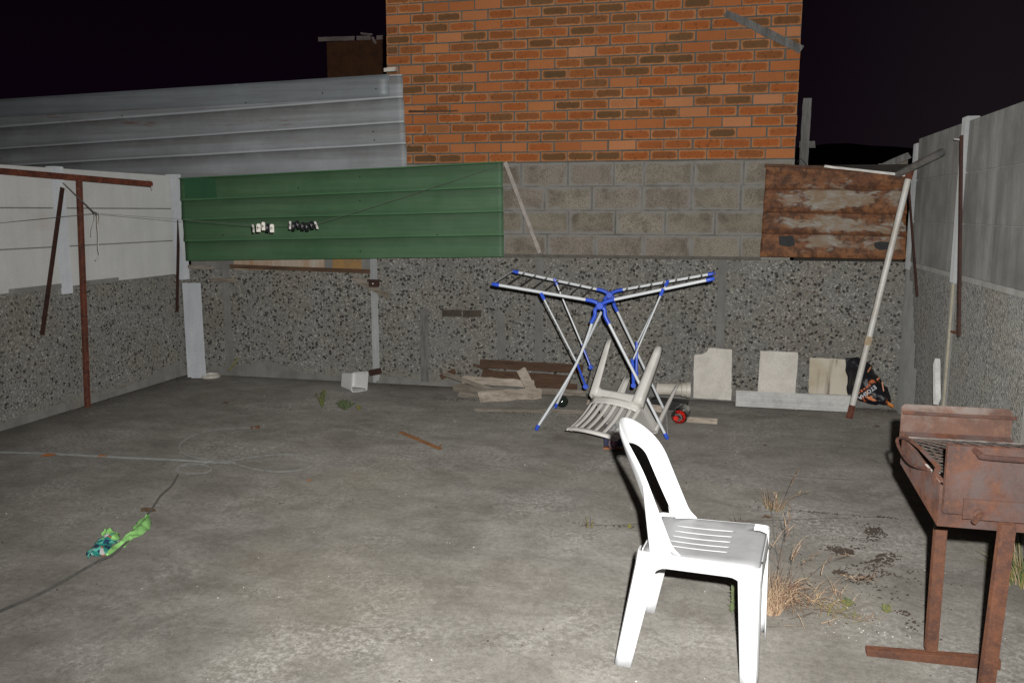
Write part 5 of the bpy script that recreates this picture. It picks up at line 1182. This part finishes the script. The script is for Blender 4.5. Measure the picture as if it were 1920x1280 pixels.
# big dry clump: short tangled straw at the base, long arching stems with seed heads sprawling right and back
def clump(name, c, label):
    b = B(); c = Vector(c); mats = [MH1, MH2, MH1, MH3]
    for k in range(150):      # upright base
        a = rnd.uniform(0, 6.28); blade(b, c + Vector((math.cos(a) * .03, math.sin(a) * .035, .002)), (rnd.gauss(.12, .25), rnd.gauss(0, .25), 1), rnd.uniform(.07, .19), rnd.uniform(.002, .004), rnd.uniform(1, 9), 8, rnd.choice((0, 0, 1, 2)))
    for k in range(240):     # tangle leaning right
        p = c + Vector((abs(rnd.gauss(.06, .06)), rnd.gauss(.03, .04), rnd.uniform(.02, .11))); blade(b, p, (rnd.gauss(.5, .7), rnd.gauss(.1, .6), rnd.gauss(.2, .5)), rnd.uniform(.04, .12), rnd.uniform(.002, .0042), rnd.uniform(2, 12), 7, rnd.choice((0, 1, 2, 1, 3)))
    for d, L, dr_ in (((.16, .42, 1), .36, 1.0), ((.30, .55, 1), .42, 1.2), ((.75, .75, .9), .42, 1.5), ((.95, .55, .8), .40, 1.8), ((.1, .1, 1), .24, 2.5), ((1, .35, .75), .38, 2.4), ((1, .1, .6), .34, 3.2), ((1, -.05, .5), .36, 3), ((.8, .35, 1), .33, 2.8), ((.55, .2, 1), .28, 3), ((1, .25, .5), .30, 3.5)):
        p, dd_ = blade(b, c + Vector((rnd.uniform(-.01, .05), rnd.uniform(-.03, .03), .03)), d, L, .0026, dr_, 12, 3, .6)
        for j in range(rnd.randint(8, 14)):
            q = p - dd_ * (j * .010) + Vector((rnd.gauss(0, .003), rnd.gauss(0, .003), 0)); blade(b, q, dd_ + Vector((rnd.gauss(0, .45), rnd.gauss(0, .45), rnd.gauss(0, .35))), rnd.uniform(.018, .05), .004, 2, 3, rnd.choice((0, 1, 1)), .1)
        for j in range(3):
            q = c.lerp(p, rnd.uniform(.35, .8)); q.z = max(.03, q.z * 1.1); blade(b, q, dd_ + Vector((rnd.gauss(0, .6), rnd.gauss(0, .6), rnd.gauss(.2, .4))), rnd.uniform(.06, .13), .0035, 6, 7, rnd.choice((0, 1)))
    return tag(obj(name, b, mats), label, 'grass')
clump('dry_grass', (0.271, 3.312, 0), 'large dry tangled grass clump with seed heads behind the front leg of the white chair')
b = B()
for (a, c_, m_) in (((0.307, 3.201, 0.006), (0.406, 3.208, 0.006), 0), ((0.327, 3.251, 0.01), (0.465, 3.309, 0.02), 3), ((0.449, 3.249, 0.008), (0.534, 3.301, 0.01), 0), ((0.207, 3.177, 0.006), (0.289, 3.171, 0.006), 3)):
    a, c_ = Vector(a), Vector(c_); blade(b, a, c_ - a + Vector((0, 0, .01)), (c_ - a).length, .007, .2, 7, m_)
for k in range(26):
    blade(b, Vector((0.517, 3.486, 0.01)) + Vector((rnd.gauss(0, .03), rnd.gauss(0, .04), 0)), (rnd.gauss(.2, .6), rnd.gauss(0, .6), rnd.uniform(.1, .8)), rnd.uniform(.05, .13), .004, 5, 6, rnd.choice((0, 1, 0)))
for k in range(30):
    blade(b, Vector((0.524, 3.348, 0.008)) + Vector((rnd.gauss(0, .035), rnd.gauss(0, .03), 0)), (rnd.gauss(0, .6), rnd.gauss(0, .6), rnd.uniform(.1, .9)), rnd.uniform(.03, .08), .0045, 5, 5, 4)
tag(obj('dry_grass', b, [MH1, MH2, MH1, MH3, MG2]), 'flattened straw stems and yellowing sprigs at the right edge of the clump', 'grass')
tuft('dry_grass', (0.356, 4.543, 0), 70, (.04, .12), .9, (.003, .005), [MH2, MH1, MG2, MH3], 'low dry reddish tuft growing from the floor crack beyond the chair', lean=(.1, 0), heads=3, rad=.05)
tuft('dry_grass', (0.165, 4.257, 0), 22, (.03, .06), .9, (.002, .004), [MH3, MH2], 'tiny dead sprig just behind the chair seat', rad=.04)
tuft('dry_grass', (-0.574, 4.04, 0), 16, (.03, .09), .3, (.002, .003), [MH3, MG2], 'thin upright dead sprig on the floor crack left of the chair', rad=.02)
tuft('grass_clump', (1.336, 3.836, 0), 150, (.10, .26), .6, (.004, .006), [MG1, MG2, MH1], 'green grass clump partly hidden behind the near barbecue leg', rad=.07)
tuft('dry_grass', (1.344, 4.192, 0), 30, (.05, .12), .8, (.003, .004), [MH2, MH3], 'small reddish sprig in the shadow under the barbecue', rad=.03)
def weed(name, c, H, n, wd, lw, mats, label, lean=(0, 0)):
    b = B(); c = Vector(c)
    for k in range(n):
        a = rnd.uniform(0, 6.28); sp_ = rnd.uniform(0, wd); d = Vector((math.cos(a) * sp_ + lean[0], math.sin(a) * sp_ + lean[1], 1)).normalized(); L = H * rnd.uniform(.5, 1.05)
        tube(b, [c, c + d * L * .5 + Vector((0, 0, .002)), c + d * L], .0016, 4, mi=1 % len(mats))
        for j in range(16):
            t = rnd.uniform(.12, 1); q = c + d * L * t; aa = rnd.uniform(0, 6.28)
            blade(b, q, (math.cos(aa), math.sin(aa), rnd.uniform(.1, 1.1)), lw * rnd.uniform(1.8, 3.2), lw, 6, 3, rnd.randrange(len(mats)), .2)
    return tag(obj(name, b, mats), label, 'weed')
weed('weed', (-3.082, 6.142, 0), .17, 12, .45, .009, [MG2, MG1, MG2], 'upright yellow-green weed growing through the floor left of centre', lean=(.1, 0))
weed('weed', (-2.872, 6.116, 0), .11, 26, 1.5, .009, [MG3, MG1], 'low rounded dark green weed right of the upright one')
weed('weed', (-2.759, 6.143, 0), .045, 7, .8, .007, [MG2], 'tiny sprout right of the rounded dark green weed')
weed('weed', (0.113, 3.256, 0), .17, 9, .16, .007, [MG1, MG3, MG2], 'spiky green weed seen under the white chair seat')
weed('weed', (0.574, 3.443, 0), .035, 14, 1.3, .006, [MG3, MG2], 'flat pale green weed right of the dry grass')
weed('weed', (0.715, 3.42, 0), .035, 10, 1.2, .006, [MG3, MG2], 'flat green sprig near the scattered soil crumbs')
weed('weed', (-0.377, 4.088, -0), .02, 5, 1.2, .005, [MG2], 'minute yellow sprout on the crack behind the white chair back')

# ------------------------------------------------------------------ soil crumbs, grit in the crack and litter
def crumbs(name, spots, label, m=MDIRT):
    b = B()
    for (c, n, sx, sy, s0, s1) in spots:
        c = Vector(c)
        for k in range(n):
            p = c + Vector((rnd.gauss(0, sx), rnd.gauss(0, sy), 0)); q = noise.noise(p * 9)
            if q < (-.12 if n < 300 else -.02) or (n >= 300 and noise.noise(p * 45) < -.05): continue
            s = rnd.uniform(s0, s1) * rnd.uniform(.6, 1.3)
            n_ = rnd.randint(4, 6); a0_ = rnd.uniform(0, 6.28); top = b.verts.new(p + Vector((0, 0, s * .35 + .001)))
            rg = [b.verts.new(p + Vector((math.cos(a0_ + 6.283 * j / n_) * s * rnd.uniform(.5, 1.1), math.sin(a0_ + 6.283 * j / n_) * s * rnd.uniform(.35, .8), -.002))) for j in range(n_)]
            for j in range(n_): b.faces.new((rg[j], rg[(j + 1) % n_], top))
    return tag(stuff(obj(name, b, m)), label, 'soil', kind='stuff')
crumbs('soil_crumbs', [((0.742, 4.008, 0), 900, .055, .035, .005, .013), ((0.679, 4.024, 0), 400, .05, .025, .004, .012), ((0.789, 3.988, 0), 350, .04, .04, .004, .010), ((0.826, 4.342, -0), 150, .03, .04, .004, .011), ((0.758, 4.232, -0), 80, .03, .02, .004, .010), ((0.616, 4.048, 0), 110, .03, .02, .004, .010), ((0.78, 3.87, 0), 260, .07, .07, .003, .008), ((0.703, 3.737, 0), 120, .05, .04, .003, .010), ((0.588, 3.783, 0), 70, .015, .015, .004, .010), ((0.794, 3.439, 0), 200, .05, .07, .003, .009), ((0.711, 3.658, 0), 350, .18, .35, .002, .006), ((0.527, 4.162, 0), 150, .2, .25, .002, .005)], 'dark soil crumbs scattered on the concrete left of the barbecue')
# expansion joint running across the floor
def joint(name, a, c_):
    a, c_ = Vector(a), Vector(c_); b = B(); n = int((c_ - a).length / .02)
    f = lambda k, s: a.lerp(c_, k / n) + Vector((0, s * (.0022 + .003 * abs(noise.noise(Vector((k * .31, s, 4))))) + .006 * noise.noise(Vector((k * .09, 1, 1))), floor_h(*(a.lerp(c_, k / n))[:2]) - .002))
    V = [[b.verts.new(f(k, s)) for s in (-1, 1)] for k in range(n + 1)]
    for k in range(n):
        if noise.noise(Vector((k * .17, 8, 2))) > -.28: b.faces.new((V[k][0], V[k][1], V[k + 1][1], V[k + 1][0]))
    o = obj(name, b, MDIRT); return struct(o)
joint('floor_crack', (-0.632, 4.064, -0), (0.903, 4.568, 0)); joint('floor_crack', (0.451, 5.176, 0), (0.853, 5.178, 0))
crumbs('crack_grit', [((0.65, 4.556, 0), 120, .22, .008, .003, .007), ((0.863, 4.567, 0), 60, .05, .01, .003, .008), ((-0.488, 4.106, 0), 60, .12, .01, .003, .007), ((0.079, 7.317, 0), 1, .1, .1, .002, .003)], 'dark grit lying in the floor crack beyond the white chair')
crumbs('wall_foot_grit', [(Vector((x_, 7.17, 0)), 60, .25, .018, .002, .008) for x_ in lin(-4.8, 1.2, 14)] + [(Vector((-5.0, y_, 0)), 50, .02, .25, .002, .009) for y_ in lin(2, 7, 12)] + [((1.351, 7.119, 0), 160, .12, .10, .002, .008), ((-2.097, 6.726, 0), 160, .10, .03, .003, .008), ((-1.531, 6.328, 0), 120, .3, .04, .003, .008), ((-4.804, 6.821, 0), 60, .08, .04, .003, .01)], 'dark grit gathered along the foot of the walls')
MWC = m_simple('pale_chips', (.5, .48, .44), (.4, .38, .35), 20, .8)
crumbs('pale_chips', [(Vector((rnd.uniform(-3.8, 1.2), rnd.uniform(2.2, 6.9), 0)), 3, .1, .1, .002, .0055) for k in range(70)] + [((0.584, 3.245, 0), 60, .12, .1, .001, .004), ((-0.273, 3.017, 0), 5, .01, .01, .004, .007)], 'pale grit and paint chips sprinkled over the yard floor', MWC)
crumbs('dark_litter', [(Vector((rnd.uniform(-4.6, 1.3), rnd.uniform(2.2, 7.0), 0)), 4, .09, .09, .002, .007) for k in range(110)], 'dark crumbs of litter sprinkled over the yard floor')
# dry root tangle by the bag
b = B()
for k in range(26):
    p = Vector((1.353, 7.131, 0.006)) + Vector((rnd.gauss(0, .12), rnd.gauss(0, .09), 0)); blade(b, p, (rnd.gauss(0, 1), rnd.gauss(0, 1), .15), rnd.uniform(.08, .22), .003, 3, 8, 0, .5)
tag(stuff(obj('twigs', b, MDIRT)), 'thin dark twigs tangled on the floor in front of the charcoal bag', 'twigs', kind='stuff')
